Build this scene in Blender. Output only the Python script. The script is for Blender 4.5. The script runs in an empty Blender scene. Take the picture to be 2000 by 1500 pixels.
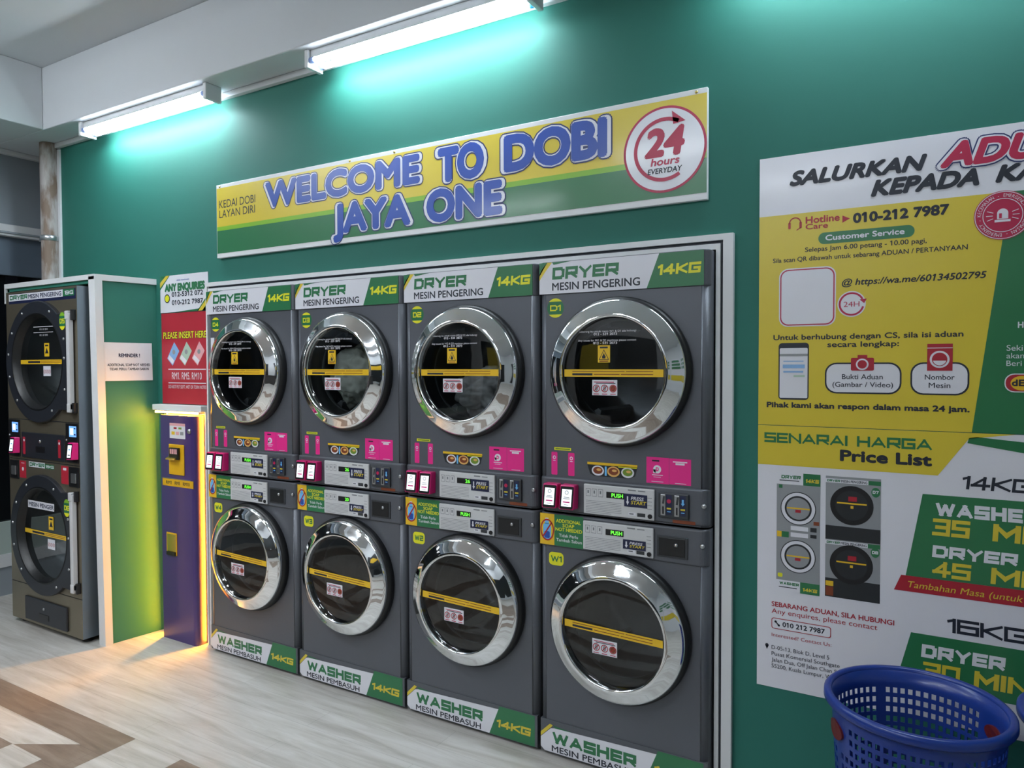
import bpy, bmesh, math, random
from mathutils import Vector, Matrix, noise

random.seed(7)
S = bpy.context.scene
COL = S.collection
PI = math.pi

# ------------------------------------------------------------------ camera
CX, CY, CZ, YAW, PITCH, ROLL, FPX = 3.4937, -2.6375, 1.5986, 0.5361, -0.0262, -0.0030, 1400.0
_f = Vector((-math.sin(YAW) * math.cos(PITCH), math.cos(YAW) * math.cos(PITCH), math.sin(PITCH)))
_r = Vector((math.cos(YAW), math.sin(YAW), 0))
_u = _r.cross(_f)
_r2 = _r * math.cos(ROLL) + _u * math.sin(ROLL)
_u2 = -_r * math.sin(ROLL) + _u * math.cos(ROLL)
cam_d = bpy.data.cameras.new('camera')
cam_d.sensor_width = 36.0
cam_d.lens = FPX / 2000.0 * 36.0
cam_d.clip_start = 0.02
cam = bpy.data.objects.new('camera', cam_d)
COL.objects.link(cam)
M = Matrix(((_r2.x, _u2.x, -_f.x, CX), (_r2.y, _u2.y, -_f.y, CY), (_r2.z, _u2.z, -_f.z, CZ), (0, 0, 0, 1)))
cam.matrix_world = M
S.camera = cam

# ------------------------------------------------------------------ world and exposure
W = bpy.data.worlds.new('world')
S.world = W
W.use_nodes = True
W.node_tree.nodes['Background'].inputs[0].default_value = (0.012, 0.014, 0.02, 1)
W.node_tree.nodes['Background'].inputs[1].default_value = 1.0
S.view_settings.view_transform = 'Standard'
S.view_settings.look = 'None'
S.view_settings.exposure = 2.0
S.view_settings.gamma = 1.0
S.view_settings.use_curve_mapping = False

TUBE_POWER = 15.0        # emission of the wall tubes
ROOM_POWER = 29.0        # emission of the ceiling tubes in the room
LED_POWER = 55.0


# ------------------------------------------------------------------ materials
def lin(c):
    return c / 12.92 if c <= 0.04045 else ((c + 0.055) / 1.055) ** 2.4


def hexc(h):
    if not isinstance(h, str):
        return (*h, 1.0)
    h = h.lstrip('#')
    return tuple(lin(int(h[i:i + 2], 16) / 255) for i in (0, 2, 4)) + (1.0,)


MATS = {}


def mat(name, col, rough=0.5, metal=0.0, emit=None, es=0.0, coat=0.0, spec=0.5, noise_amt=0.0, noise_scale=8.0,
        bump=0.0, bump_scale=60.0):
    m = bpy.data.materials.new(name)
    m.use_nodes = True
    nt = m.node_tree
    b = nt.nodes['Principled BSDF']
    b.inputs['Base Color'].default_value = hexc(col)
    b.inputs['Roughness'].default_value = rough
    b.inputs['Metallic'].default_value = metal
    b.inputs['Specular IOR Level'].default_value = spec
    b.inputs['Coat Weight'].default_value = coat
    b.inputs['Coat Roughness'].default_value = 0.12
    if emit is not None:
        b.inputs['Emission Color'].default_value = hexc(emit)
        b.inputs['Emission Strength'].default_value = es
    if noise_amt or bump:
        tc = nt.nodes.new('ShaderNodeTexCoord')
        nz = nt.nodes.new('ShaderNodeTexNoise')
        nz.inputs['Scale'].default_value = noise_scale
        nz.inputs['Detail'].default_value = 5
        nt.links.new(tc.outputs['Object'], nz.inputs['Vector'])
        if noise_amt:
            mix = nt.nodes.new('ShaderNodeMixRGB')
            c = hexc(col)
            mix.inputs[1].default_value = tuple(x * (1 - noise_amt) for x in c[:3]) + (1,)
            mix.inputs[2].default_value = tuple(min(1, x * (1 + noise_amt)) for x in c[:3]) + (1,)
            nt.links.new(nz.outputs['Fac'], mix.inputs[0])
            nt.links.new(mix.outputs[0], b.inputs['Base Color'])
        if bump:
            n2 = nt.nodes.new('ShaderNodeTexNoise')
            n2.inputs['Scale'].default_value = bump_scale
            n2.inputs['Detail'].default_value = 3
            nt.links.new(tc.outputs['Object'], n2.inputs['Vector'])
            bp = nt.nodes.new('ShaderNodeBump')
            bp.inputs['Strength'].default_value = bump
            bp.inputs['Distance'].default_value = 0.004
            nt.links.new(n2.outputs['Fac'], bp.inputs['Height'])
            nt.links.new(bp.outputs[0], b.inputs['Normal'])
    MATS[name] = m
    return m


def glass_mat(name, tint, f0=0.06):
    m = bpy.data.materials.new(name)
    m.use_nodes = True
    nt = m.node_tree
    nt.nodes.clear()
    out = nt.nodes.new('ShaderNodeOutputMaterial')
    mix = nt.nodes.new('ShaderNodeMixShader')
    tr = nt.nodes.new('ShaderNodeBsdfTransparent')
    tr.inputs[0].default_value = hexc(tint)
    gl = nt.nodes.new('ShaderNodeBsdfGlossy')
    gl.inputs[0].default_value = (1, 1, 1, 1)
    gl.inputs['Roughness'].default_value = 0.02
    lw = nt.nodes.new('ShaderNodeLayerWeight')
    lw.inputs[0].default_value = 0.5
    pw = nt.nodes.new('ShaderNodeMath')
    pw.operation = 'POWER'
    pw.inputs[1].default_value = 4.0
    nt.links.new(lw.outputs['Facing'], pw.inputs[0])
    ml = nt.nodes.new('ShaderNodeMath')
    ml.operation = 'MULTIPLY_ADD'
    ml.inputs[1].default_value = 0.9
    ml.inputs[2].default_value = f0
    nt.links.new(pw.outputs[0], ml.inputs[0])
    nt.links.new(ml.outputs[0], mix.inputs[0])
    nt.links.new(tr.outputs[0], mix.inputs[1])
    nt.links.new(gl.outputs[0], mix.inputs[2])
    nt.links.new(mix.outputs[0], out.inputs[0])
    MATS[name] = m
    return m


def wood_mat(name, c1, c2, c3, sx, sy):
    m = bpy.data.materials.new(name)
    m.use_nodes = True
    nt = m.node_tree
    b = nt.nodes['Principled BSDF']
    tc = nt.nodes.new('ShaderNodeTexCoord')
    mp = nt.nodes.new('ShaderNodeMapping')
    mp.inputs['Scale'].default_value = (sx, sy, 1)
    nt.links.new(tc.outputs['Object'], mp.inputs['Vector'])
    nz = nt.nodes.new('ShaderNodeTexNoise')
    nz.inputs['Scale'].default_value = 3.0
    nz.inputs['Detail'].default_value = 9
    nz.inputs['Roughness'].default_value = 0.62
    nz.inputs['Distortion'].default_value = 0.6
    nt.links.new(mp.outputs[0], nz.inputs['Vector'])
    cr = nt.nodes.new('ShaderNodeValToRGB')
    cr.color_ramp.elements[0].position = 0.3
    cr.color_ramp.elements[0].color = hexc(c1)
    cr.color_ramp.elements[1].position = 0.7
    cr.color_ramp.elements[1].color = hexc(c3)
    e = cr.color_ramp.elements.new(0.5)
    e.color = hexc(c2)
    nt.links.new(nz.outputs['Fac'], cr.inputs[0])
    br = nt.nodes.new('ShaderNodeTexBrick')
    br.inputs['Scale'].default_value = 1.0
    br.inputs['Brick Width'].default_value = 1.2
    br.inputs['Row Height'].default_value = 0.15
    br.inputs['Mortar Size'].default_value = 0.0012
    br.inputs['Color1'].default_value = (0.93, 0.93, 0.93, 1)
    br.inputs['Color2'].default_value = (1, 1, 1, 1)
    br.inputs['Mortar'].default_value = (0.72, 0.72, 0.72, 1)
    mp2 = nt.nodes.new('ShaderNodeMapping')
    mp2.inputs['Location'].default_value = (0.1, 0.855, 0)
    nt.links.new(tc.outputs['Object'], mp2.inputs['Vector'])
    nt.links.new(mp2.outputs[0], br.inputs['Vector'])
    mul = nt.nodes.new('ShaderNodeMixRGB')
    mul.blend_type = 'MULTIPLY'
    mul.inputs[0].default_value = 1.0
    nt.links.new(cr.outputs[0], mul.inputs[1])
    nt.links.new(br.outputs['Color'], mul.inputs[2])
    nt.links.new(mul.outputs[0], b.inputs['Base Color'])
    b.inputs['Roughness'].default_value = 0.42
    bp = nt.nodes.new('ShaderNodeBump')
    bp.inputs['Strength'].default_value = 0.12
    bp.inputs['Distance'].default_value = 0.002
    nt.links.new(nz.outputs['Fac'], bp.inputs['Height'])
    nt.links.new(bp.outputs[0], b.inputs['Normal'])
    MATS[name] = m
    return m


def rust_mat(name):
    m = bpy.data.materials.new(name)
    m.use_nodes = True
    nt = m.node_tree
    b = nt.nodes['Principled BSDF']
    tc = nt.nodes.new('ShaderNodeTexCoord')
    mp = nt.nodes.new('ShaderNodeMapping')
    mp.inputs['Scale'].default_value = (1, 1, 0.3)
    nt.links.new(tc.outputs['Object'], mp.inputs['Vector'])
    nz = nt.nodes.new('ShaderNodeTexNoise')
    nz.inputs['Scale'].default_value = 14
    nz.inputs['Detail'].default_value = 8
    nt.links.new(mp.outputs[0], nz.inputs['Vector'])
    cr = nt.nodes.new('ShaderNodeValToRGB')
    cr.color_ramp.elements[0].position = 0.42
    cr.color_ramp.elements[0].color = hexc('7d6a5c')
    cr.color_ramp.elements[1].position = 0.58
    cr.color_ramp.elements[1].color = hexc('b9b4b2')
    nt.links.new(nz.outputs['Fac'], cr.inputs[0])
    nt.links.new(cr.outputs[0], b.inputs['Base Color'])
    b.inputs['Roughness'].default_value = 0.6
    MATS[name] = m


mat('wall_green', (0.020, 0.150, 0.115), 0.62, spec=0.35, noise_amt=0.06, noise_scale=3, bump=0.15, bump_scale=25)
mat('partition_green', (0.027, 0.172, 0.125), 0.5, spec=0.4, noise_amt=0.06, noise_scale=3)
mat('white_paint', 'ccd0d4', 0.6, noise_amt=0.03, noise_scale=2)
mat('white_trim', 'd6d8da', 0.4)
mat('grey_panel', '8f979e', 0.5, noise_amt=0.05)
mat('blue_grey_panel', '5b6875', 0.45)
mat('dark_room', '1b1f24', 0.3)
mat('night_glass', '0a0d10', 0.06)
mat('pale_kerb', 'a9b8b2', 0.5)
mat('recess_dark', '101214', 0.8)
mat('groove', '2e3440', 0.5)
mat('charcoal', '5c5f66', 0.42, metal=0.35)
mat('charcoal_dark', '3b3e42', 0.5, metal=0.3)
mat('chrome', 'eceef0', 0.035, metal=1.0)
mat('brushed', 'b8babd', 0.3, metal=0.9)
mat('stainless', '8a8271', 0.34, metal=0.75, noise_amt=0.04, noise_scale=20)
mat('stainless_side', '85909a', 0.4, metal=0.6)
mat('rubber', '0d0f12', 0.42)
mat('plastic_black', '17181b', 0.35)
mat('plastic_slate', '23262d', 0.4)
mat('drum_steel', '7c8084', 0.4, metal=0.6)
glass_mat('door_glass', 'd2d6d8')
glass_mat('dark_door_glass', 'b0b4b4')
mat('panel_grey', 'c3c4c6', 0.4)
mat('line_grey', '6f7276', 0.6)
mat('vinyl_white', 'd8d8e0', 0.35, coat=0.25)
mat('vinyl_green', (0.02, 0.16, 0.06), 0.35, coat=0.25)
mat('vinyl_lime', '7fb32e', 0.35, coat=0.2)
mat('vinyl_yellow', (0.64, 0.50, 0.04), 0.35, coat=0.2)
mat('vinyl_deep_yellow', (0.74, 0.46, 0.02), 0.38)
mat('vinyl_bright_yellow', (0.72, 0.70, 0.02), 0.4)
mat('vinyl_navy', '1a2142', 0.4)
mat('vinyl_ink', '1c2230', 0.45)
mat('vinyl_blue', '2049a4', 0.35, coat=0.2)
mat('vinyl_dark_blue', '1f2e63', 0.4)
mat('vinyl_crimson', 'b01f48', 0.4)
mat('vinyl_red', 'a51f30', 0.4)
mat('vinyl_poster_red', 'ad2738', 0.35)
mat('vinyl_pink', 'e02a86', 0.4)
mat('vinyl_sky', '6db4e8', 0.4)
mat('vinyl_brown', '7a3a1e', 0.45)
mat('vinyl_tan', 'd8a860', 0.45)
mat('vinyl_food_green', '6d8a2c', 0.45)
mat('paper_white', 'e2e2e6', 0.6)
mat('note_blue', '7fa9d6', 0.5)
mat('note_green', 'a9c2b0', 0.5)
mat('note_pink', 'd9a0a6', 0.5)
mat('print_grey', '8c8f93', 0.4)
mat('print_dark', '23262a', 0.4)
mat('plastic_pink', 'd21772', 0.32, coat=0.2)
mat('plastic_purple', (0.055, 0.03, 0.15), 0.3, coat=0.25)
mat('paint_yellow', 'd8a51a', 0.35)
mat('brass', 'd8c070', 0.25, metal=0.9)
mat('plastic_blue', (0.005, 0.029, 0.21), 0.30, coat=0.1)
mat('grip_red', '5a1414', 0.4)
mat('screen_white', 'ffffff', 0.2, emit=(0.80, 0.90, 1.0), es=0.22)
mat('screen_blue', '6fa8ff', 0.2, emit=(0.16, 0.36, 0.95), es=0.2)
mat('led_green', '50ff30', 0.4, emit=(0.2, 1.0, 0.08), es=0.22)
mat('tube_glow', 'ffffff', 0.4, emit=(0.80, 0.91, 1.0), es=TUBE_POWER)
mat('room_tube_glow', 'ffffff', 0.4, emit=(0.87, 0.94, 1.0), es=ROOM_POWER)
mat('tube_cap', '8fa6dc', 0.4)
mat('tube_cap_teal', '3aa6d8', 0.4)
mat('led_warm', 'ffd070', 0.4, emit=(1.0, 0.42, 0.012), es=LED_POWER)
mat('cloth_pale', 'c4cabf', 0.8)
mat('cloth_grey', 'a2a4a4', 0.8)
rust_mat('rusty_paint')
wood_mat('floor_pale', 'a29d95', 'b9b6b0', 'c9c7c3', 0.7, 7)
wood_mat('floor_brown', '6d5f54', '7f7165', '8f8276', 0.9, 8)


# ------------------------------------------------------------------ mesh helpers
class MB:
    def __init__(self):
        self.v, self.f, self.m, self.sm, self.mats = [], [], [], [], []

    def mi(self, m):
        if m not in self.mats:
            self.mats.append(m)
        return self.mats.index(m)

    def add(self, vs, fs, m, smooth=False):
        o = len(self.v)
        self.v += [tuple(p) for p in vs]
        k = self.mi(m)
        for f in fs:
            self.f.append([i + o for i in f])
            self.m.append(k)
            self.sm.append(smooth)
        return self

    def box(self, a, b, m):
        (x0, y0, z0), (x1, y1, z1) = a, b
        vs = [(x0, y0, z0), (x1, y0, z0), (x1, y1, z0), (x0, y1, z0), (x0, y0, z1), (x1, y0, z1), (x1, y1, z1), (x0, y1, z1)]
        return self.add(vs, [(0, 3, 2, 1), (4, 5, 6, 7), (0, 1, 5, 4), (1, 2, 6, 5), (2, 3, 7, 6), (3, 0, 4, 7)], m)

    def hexa(self, lo, hi, m):       # lo, hi: 4 points counter-clockwise from above
        return self.add(list(lo) + list(hi), [(0, 3, 2, 1), (4, 5, 6, 7), (0, 1, 5, 4), (1, 2, 6, 5), (2, 3, 7, 6), (3, 0, 4, 7)], m)

    def prism(self, pts, axis, a, b, m, smooth=False):
        # pts: closed 2D outline, extruded along axis from a to b
        n = len(pts)

        def P(p, t):
            return {'z': (p[0], p[1], t), 'y': (p[0], t, p[1]), 'x': (t, p[0], p[1])}[axis]
        vs = [P(p, a) for p in pts] + [P(p, b) for p in pts]
        self.add(vs, [(i, (i + 1) % n, n + (i + 1) % n, n + i) for i in range(n)], m, smooth)
        self.add(vs, [tuple(range(n))[::-1], tuple(range(n, 2 * n))], m)
        return self

    def lathe(self, prof, m, c=(0, 0, 0), axis='y', n=96, smooth=True, cap=False):
        # prof: (radius, t) along the axis; for axis y t is measured towards -y (towards the viewer)
        vs, fs = [], []
        for r, t in prof:
            for i in range(n):
                a = 2 * PI * i / n
                if axis == 'y':
                    vs.append((c[0] + r * math.cos(a), c[1] - t, c[2] + r * math.sin(a)))
                elif axis == 'z':
                    vs.append((c[0] + r * math.cos(a), c[1] + r * math.sin(a), c[2] + t))
                else:
                    vs.append((c[0] + t, c[1] + r * math.cos(a), c[2] + r * math.sin(a)))
        for k in range(len(prof) - 1):
            for i in range(n):
                j = (i + 1) % n
                fs.append((k * n + i, k * n + j, (k + 1) * n + j, (k + 1) * n + i))
        self.add(vs, fs, m, smooth)
        if cap:
            self.add(vs[:n], [tuple(range(n))], m)
            self.add(vs[-n:], [tuple(range(n))[::-1]], m)
        return self

    def build(self, name, parent=None, bevel=0.0, seg=2, solid=0.0):
        me = bpy.data.meshes.new(name)
        me.from_pydata(self.v, [], self.f)
        for m in self.mats:
            me.materials.append(MATS[m])
        me.polygons.foreach_set('material_index', self.m)
        me.polygons.foreach_set('use_smooth', self.sm)
        bm = bmesh.new()
        bm.from_mesh(me)
        bmesh.ops.remove_doubles(bm, verts=bm.verts, dist=1e-6)
        bmesh.ops.recalc_face_normals(bm, faces=bm.faces)
        bm.to_mesh(me)
        bm.free()
        o = bpy.data.objects.new(name, me)
        COL.objects.link(o)
        if parent is not None:
            o.parent = parent
        if solid:
            md = o.modifiers.new('solid', 'SOLIDIFY')
            md.thickness = solid
        if bevel:
            md = o.modifiers.new('bevel', 'BEVEL')
            md.width = bevel
            md.segments = seg
            md.limit_method = 'ANGLE'
            md.angle_limit = math.radians(50)
        return o


_TXT = {}


def text_geo(s, off, shear):
    k = (s, off, shear)
    if k not in _TXT:
        cu = bpy.data.curves.new('t', 'FONT')
        cu.body = s
        cu.size = 1.0
        cu.offset = off
        cu.shear = shear
        cu.resolution_u = 4
        cu.fill_mode = 'FRONT'
        o = bpy.data.objects.new('t', cu)
        me = bpy.data.meshes.new_from_object(o)
        vs = [(v.co.x, v.co.y) for v in me.vertices]
        fs = [tuple(p.vertices) for p in me.polygons]
        bpy.data.objects.remove(o)
        bpy.data.curves.remove(cu)
        bpy.data.meshes.remove(me)
        _TXT[k] = (vs, fs)
    return _TXT[k]


CAP = max(v[1] for v in text_geo('H', 0, 0)[0])
_raw_geo = text_geo


def text_geo(s, off, shear):
    """letters of a line; every figure 1 gets the little flag of the printed lettering"""
    vs, fs = _raw_geo(s, off, shear)
    if '1' not in s:
        return vs, fs
    vs, fs = list(vs), list(fs)
    one = _raw_geo('1', 0, 0)[0]
    w1 = max(v[0] for v in one) - min(v[0] for v in one)
    h1 = max(v[1] for v in one)
    for i, ch in enumerate(s):
        if ch == '1':
            xr = max(v[0] for v in _raw_geo(s[:i + 1], 0, 0)[0])
            k = len(vs)
            for x, y in ((xr - w1 * .5, h1), (xr - w1 - .02, h1), (xr - w1 - .13, h1 - .09), (xr - w1 - .13, h1 - .19), (xr - w1 * .5, h1 - .10)):
                vs.append((x + shear * y, y))
            fs.append((k, k + 1, k + 2, k + 3, k + 4))
    return vs, fs


# squarish display lettering: centre lines of the strokes in a unit cell
BLOCK = {
    'D': (1, [[(0, 0), (0, 1), (.78, 1), (1, .78), (1, .22), (.78, 0), (0, 0)]]),
    'R': (1, [[(0, 0), (0, 1), (1, 1), (1, .42), (0, .42)], [(.5, .42), (1, 0)]]),
    'Y': (1.05, [[(0, 1), (.5, .45), (1, 1)], [(.5, .45), (.5, 0)]]),
    'E': (.92, [[(1, 1), (0, 1), (0, 0), (1, 0)], [(0, .5), (.92, .5)]]),
    'W': (1.5, [[(0, 1), (.24, 0), (.5, .85), (.76, 0), (1, 1)]]),
    'A': (1.15, [[(0, 0), (.5, 1), (1, 0)], [(.22, .28), (.78, .28)]]),
    'S': (1, [[(1, 1), (0, 1), (0, .5), (1, .5), (1, 0), (0, 0)]]),
    'H': (1, [[(0, 0), (0, 1)], [(1, 0), (1, 1)], [(0, .5), (1, .5)]]),
    'K': (1, [[(0, 0), (0, 1)], [(1, 1), (.12, .5), (1, 0)]]),
    'G': (1, [[(1, 1), (0, 1), (0, 0), (1, 0), (1, .48), (.5, .48)]]),
    'M': (1.25, [[(0, 0), (0, 1), (.5, .35), (1, 1), (1, 0)]]),
    'N': (1.05, [[(0, 0), (0, 1), (1, 0), (1, 1)]]),
    'I': (.02, [[(.5, 0), (.5, 1)]]),
    '0': (1, [[(0, 0), (0, 1), (1, 1), (1, 0), (0, 0)]]),
    '1': (.3, [[(0, .86), (1, 1), (1, 0)]]),
    '2': (1, [[(0, 1), (1, 1), (1, .5), (0, .5), (0, 0), (1, 0)]]),
    '3': (1, [[(0, 1), (1, 1), (1, 0), (0, 0)], [(.2, .5), (1, .5)]]),
    '4': (1, [[(.72, 0), (.72, 1), (0, .3), (1, .3)]]),
    '5': (1, [[(1, 1), (0, 1), (0, .52), (1, .52), (1, 0), (0, 0)]]),
    '6': (1, [[(1, 1), (0, 1), (0, 0), (1, 0), (1, .54), (0, .54)]]),
    '7': (1, [[(0, 1), (1, 1), (.4, 0)]]),
    '8': (1, [[(0, 0), (0, 1), (1, 1), (1, 0), (0, 0)], [(0, .5), (1, .5)]]),
    ' ': (.5, []),
}


class Dec:
    """Flat printed graphics: coloured shapes and lettering lying on one plane."""

    def __init__(self, o, u, v=(0, 0, 1), step=0.0003):
        self.o, self.u, self.w = Vector(o), Vector(u).normalized(), Vector(v).normalized()
        self.n = self.u.cross(self.w)
        self.mb = MB()
        self.step = step
        self.layer = 0
        self.lift = 0.0

    def P(self, p):
        return self.o + self.u * p[0] + self.w * p[1] + self.n * (0.0003 + self.step * self.layer + self.lift)

    def lay(self, n):
        self.layer = n
        return self

    def raw(self, vs, fs, m):
        self.mb.add([self.P(p) for p in vs], fs, m)

    def poly(self, pts, m):
        self.raw(pts, [tuple(range(len(pts)))], m)
        return self

    def rect(self, x0, y0, x1, y1, m):
        return self.poly([(x0, y0), (x1, y0), (x1, y1), (x0, y1)], m)

    def rrect(self, x0, y0, x1, y1, r, m):
        pts = []
        for cx, cy, a0 in ((x1 - r, y0 + r, -90), (x1 - r, y1 - r, 0), (x0 + r, y1 - r, 90), (x0 + r, y0 + r, 180)):
            for k in range(7):
                a = math.radians(a0 + 15 * k)
                pts.append((cx + r * math.cos(a), cy + r * math.sin(a)))
        return self.poly(pts, m)

    def disc(self, cx, cy, r, m, ry=None, n=40, a0=0, a1=360):
        ry = ry or r
        full = abs(a1 - a0) >= 360
        k = n if full else n + 1
        return self.poly([(cx + r * math.cos(math.radians(a0 + (a1 - a0) * i / n)), cy + ry * math.sin(math.radians(a0 + (a1 - a0) * i / n))) for i in range(k)], m)

    def ring(self, cx, cy, r0, r1, m, a0=0, a1=360, n=48):
        vs = []
        for i in range(n + 1):
            a = math.radians(a0 + (a1 - a0) * i / n)
            vs += [(cx + r0 * math.cos(a), cy + r0 * math.sin(a)), (cx + r1 * math.cos(a), cy + r1 * math.sin(a))]
        self.raw(vs, [(2 * i, 2 * i + 1, 2 * i + 3, 2 * i + 2) for i in range(n)], m)
        return self

    def line(self, a, b, w, m):
        d = Vector((b[0] - a[0], b[1] - a[1])).normalized()
        nx, ny = -d.y * w / 2, d.x * w / 2
        return self.poly([(a[0] - nx, a[1] - ny), (b[0] - nx, b[1] - ny), (b[0] + nx, b[1] + ny), (a[0] + nx, a[1] + ny)], m)

    def text(self, s, x0, y0, x1, y1, m, bold=0.0, shear=0.0):
        """baseline y0, capital height up to y1, letters run exactly from x0 to x1"""
        vs, fs = text_geo(s, 0.0, shear)
        bx0 = min(v[0] for v in vs)
        bx1 = max(v[0] for v in vs)
        ky = (y1 - y0) / CAP
        r = bold * ky                        # heavier strokes: the same letters laid again a stroke's breadth aside
        shr = min(r, (x1 - x0) * 0.1) if bold < 0.08 else 0
        kx = (x1 - x0 - 2 * shr) / (bx1 - bx0)
        nd = 0 if bold == 0 else (4 if bold < 0.035 else (8 if bold < 0.08 else 16))
        offs = [(0, 0)] + [(r * math.cos(2 * PI * q / nd), r * math.sin(2 * PI * q / nd)) for q in range(nd)]
        for q, (dx, dy) in enumerate(offs):
            self.lift = q * 1.5e-5
            self.raw([(x0 + shr + dx + (v[0] - bx0) * kx, y0 + dy + v[1] * ky) for v in vs], fs, m)
        self.lift = 0.0
        return self

    def block(self, s, x0, y0, x1, y1, m, weight=0.24, shear=0.0):
        """squarish display lettering filling the box exactly; weight is the stroke as a share of the height"""
        h = y1 - y0
        t = weight * h
        gap = 0.30 * t
        n = len(s)
        total = sum(BLOCK[c][0] for c in s)
        cw = (x1 - x0 - shear * h - n * t - (n - 1) * gap) / total
        x = x0
        q = 0
        for c in s:
            wd, strokes = BLOCK[c]
            w = wd * cw
            for st in strokes:
                pts = [Vector((x + t / 2 + p[0] * w, y0 + t / 2 + p[1] * (h - t))) for p in st]
                for a, b2 in zip(pts, pts[1:]):
                    d = (b2 - a).normalized()
                    nx = Vector((-d.y, d.x)) * t / 2
                    e0, e1 = a - d * t / 2, b2 + d * t / 2
                    quad = [e0 - nx, e1 - nx, e1 + nx, e0 + nx]
                    out = []
                    for p in quad:
                        yy = min(y1, max(y0, p.y))
                        xx = min(x + w + t, max(x, p.x))
                        out.append((xx + shear * (yy - y0), yy))
                    self.lift = (q % 12) * 2e-5
                    q += 1
                    self.poly(out, m)
            x += w + t + gap
        self.lift = 0.0
        return self

    def arc_text(self, s, cx, cy, r, h, a_mid, m, span, bold=0.0):
        n = len(s)
        for i, ch in enumerate(s):
            if ch == ' ':
                continue
            a = math.radians(a_mid + span / 2 - span * (i + 0.5) / n)
            vs, fs = text_geo(ch, 0, 0)
            bx = (min(v[0] for v in vs) + max(v[0] for v in vs)) / 2
            k = h / CAP
            out = []
            for v in vs:
                px, py = (v[0] - bx) * k * 0.8, r + v[1] * k
                out.append((cx + px * math.sin(a) + py * math.cos(a), cy - px * math.cos(a) + py * math.sin(a)))
            self.raw(out, fs, m)
        return self

    def build(self, name, parent=None, label=None):
        me = bpy.data.meshes.new(name)
        mb = self.mb
        me.from_pydata(mb.v, [], mb.f)
        for m in mb.mats:
            me.materials.append(MATS[m])
        me.polygons.foreach_set('material_index', mb.m)
        o = bpy.data.objects.new(name, me)
        COL.objects.link(o)
        if parent is not None:
            o.parent = parent
        if label:
            o['label'] = label
        return o


def thing(name, label, cat, loc=(0, 0, 0), group=None, rotz=0.0):
    o = bpy.data.objects.new(name, None)
    o.empty_display_size = 0.05
    COL.objects.link(o)
    o.location = loc
    o.rotation_euler = (0, 0, rotz)
    o['label'] = label
    o['category'] = cat
    if group:
        o['group'] = group
    return o


def tag(o, label, cat, group=None):
    o['label'] = label
    o['category'] = cat
    if group:
        o['group'] = group
    return o


def struct(o):
    o['kind'] = 'structure'
    return o


# ------------------------------------------------------------------ the room
XL, XR, YF, ZC, ZS = -2.1, 5.6, -6.4, 3.49, 3.10
BEAM_Y, BEAM_X = -0.21, -1.40
OX0, OX1, OZ = -0.035, 2.803, 2.035        # opening for the machines
XG = -1.61                                   # left end of the green wall

b = MB()
b.box((XL - 0.1, YF - 0.1, -0.1), (XR + 0.1, 0.8, 0.0), 'floor_pale')
T = 0.0006


def fl(pts, m, t=T):
    b.add([(x, y, t) for x, y in pts], [tuple(range(len(pts)))], m)


def motif(x1, y1, mirror=False):
    """inlaid brown frame with light fields; outer corner at (x1, y1), running to -x and -y"""
    s = -1 if mirror else 1

    def q(pts, m, t):
        p2 = [(x1 + s * px, y1 + py) for px, py in pts]
        fl(p2 if not mirror else p2[::-1], m, t)
    q([(-2.4, -2.6), (0, -2.6), (0, 0), (-2.4, 0)], 'floor_brown', T)
    q([(-2.4, -0.290), (-0.412, -0.290), (-0.160, -0.146), (-2.4, -0.146)], 'floor_pale', 2 * T)
    q([(-0.412, -0.70), (-0.177, -0.70), (-0.177, -0.289), (-0.412, -0.289)], 'floor_pale', 2 * T)
    q([(-1.75, -0.70), (-0.57, -0.70), (-0.57, -0.44), (-1.75, -0.44)], 'floor_pale', 2 * T)
    q([(-1.75, -2.3), (-0.177, -2.3), (-0.177, -0.86), (-1.75, -0.86)], 'floor_pale', 2 * T)


motif(0.552, -0.855)
motif(0.866, -0.856, True)
struct(b.build('floor'))

# green wall with the opening for the machines
b = MB()
b.box((XG, 0, 0), (OX0, 0.12, ZS), 'wall_green')
b.box((OX1, 0, 0), (XR, 0.12, ZS), 'wall_green')
b.box((OX0, 0, OZ), (OX1, 0.12, ZS), 'wall_green')
b.box((XG, 0.12, ZS - 0.001), (XR, 0.13, ZC), 'white_paint')
struct(b.build('wall_back'))
b = MB()                                     # service recess behind the machines
b.box((OX0 - 0.05, 0.75, 0), (OX1 + 0.05, 0.8, OZ + 0.1), 'recess_dark')
b.box((OX0 - 0.05, 0.12, 0), (OX0 - 0.03, 0.75, OZ + 0.1), 'recess_dark')
b.box((OX1 + 0.03, 0.12, 0), (OX1 + 0.05, 0.75, OZ + 0.1), 'recess_dark')
b.box((OX0 - 0.05, 0.12, OZ + 0.08), (OX1 + 0.05, 0.8, OZ + 0.1), 'recess_dark')
struct(b.build('wall_recess'))

# left shopfront wall
b = MB()
b.box((XL - 0.1, YF, 2.58), (XL, 0.32, ZC), 'grey_panel')
b.box((XL - 0.1, YF, 2.24), (XL - 0.005, 0.32, 2.51), 'blue_grey_panel')
b.box((XL - 0.1, YF, 0.29), (XL, 0.32, 0.51), 'pale_kerb')
b.box((XL - 0.1, YF, 0.20), (XL + 0.01, 0.32, 0.29), 'white_trim')
b.box((XL - 0.1, YF, 0.0), (XL, 0.32, 0.20), 'grey_panel')
b.box((XL, 0.22, 0), (XG - 0.0, 0.32, ZC), 'grey_panel')
struct(b.build('wall_left'))
b = MB()
b.box((XL - 0.07, YF, 0.51), (XL - 0.05, 0.22, 2.24), 'night_glass')
struct(b.build('window_1'))
b = MB()
b.box((XL - 0.1, YF, 2.505), (XL + 0.05, 0.22, 2.585), 'white_trim')
b.box((XL - 0.1, YF, 2.52), (XL + 0.06, 0.22, 2.535), 'grey_panel')
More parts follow.
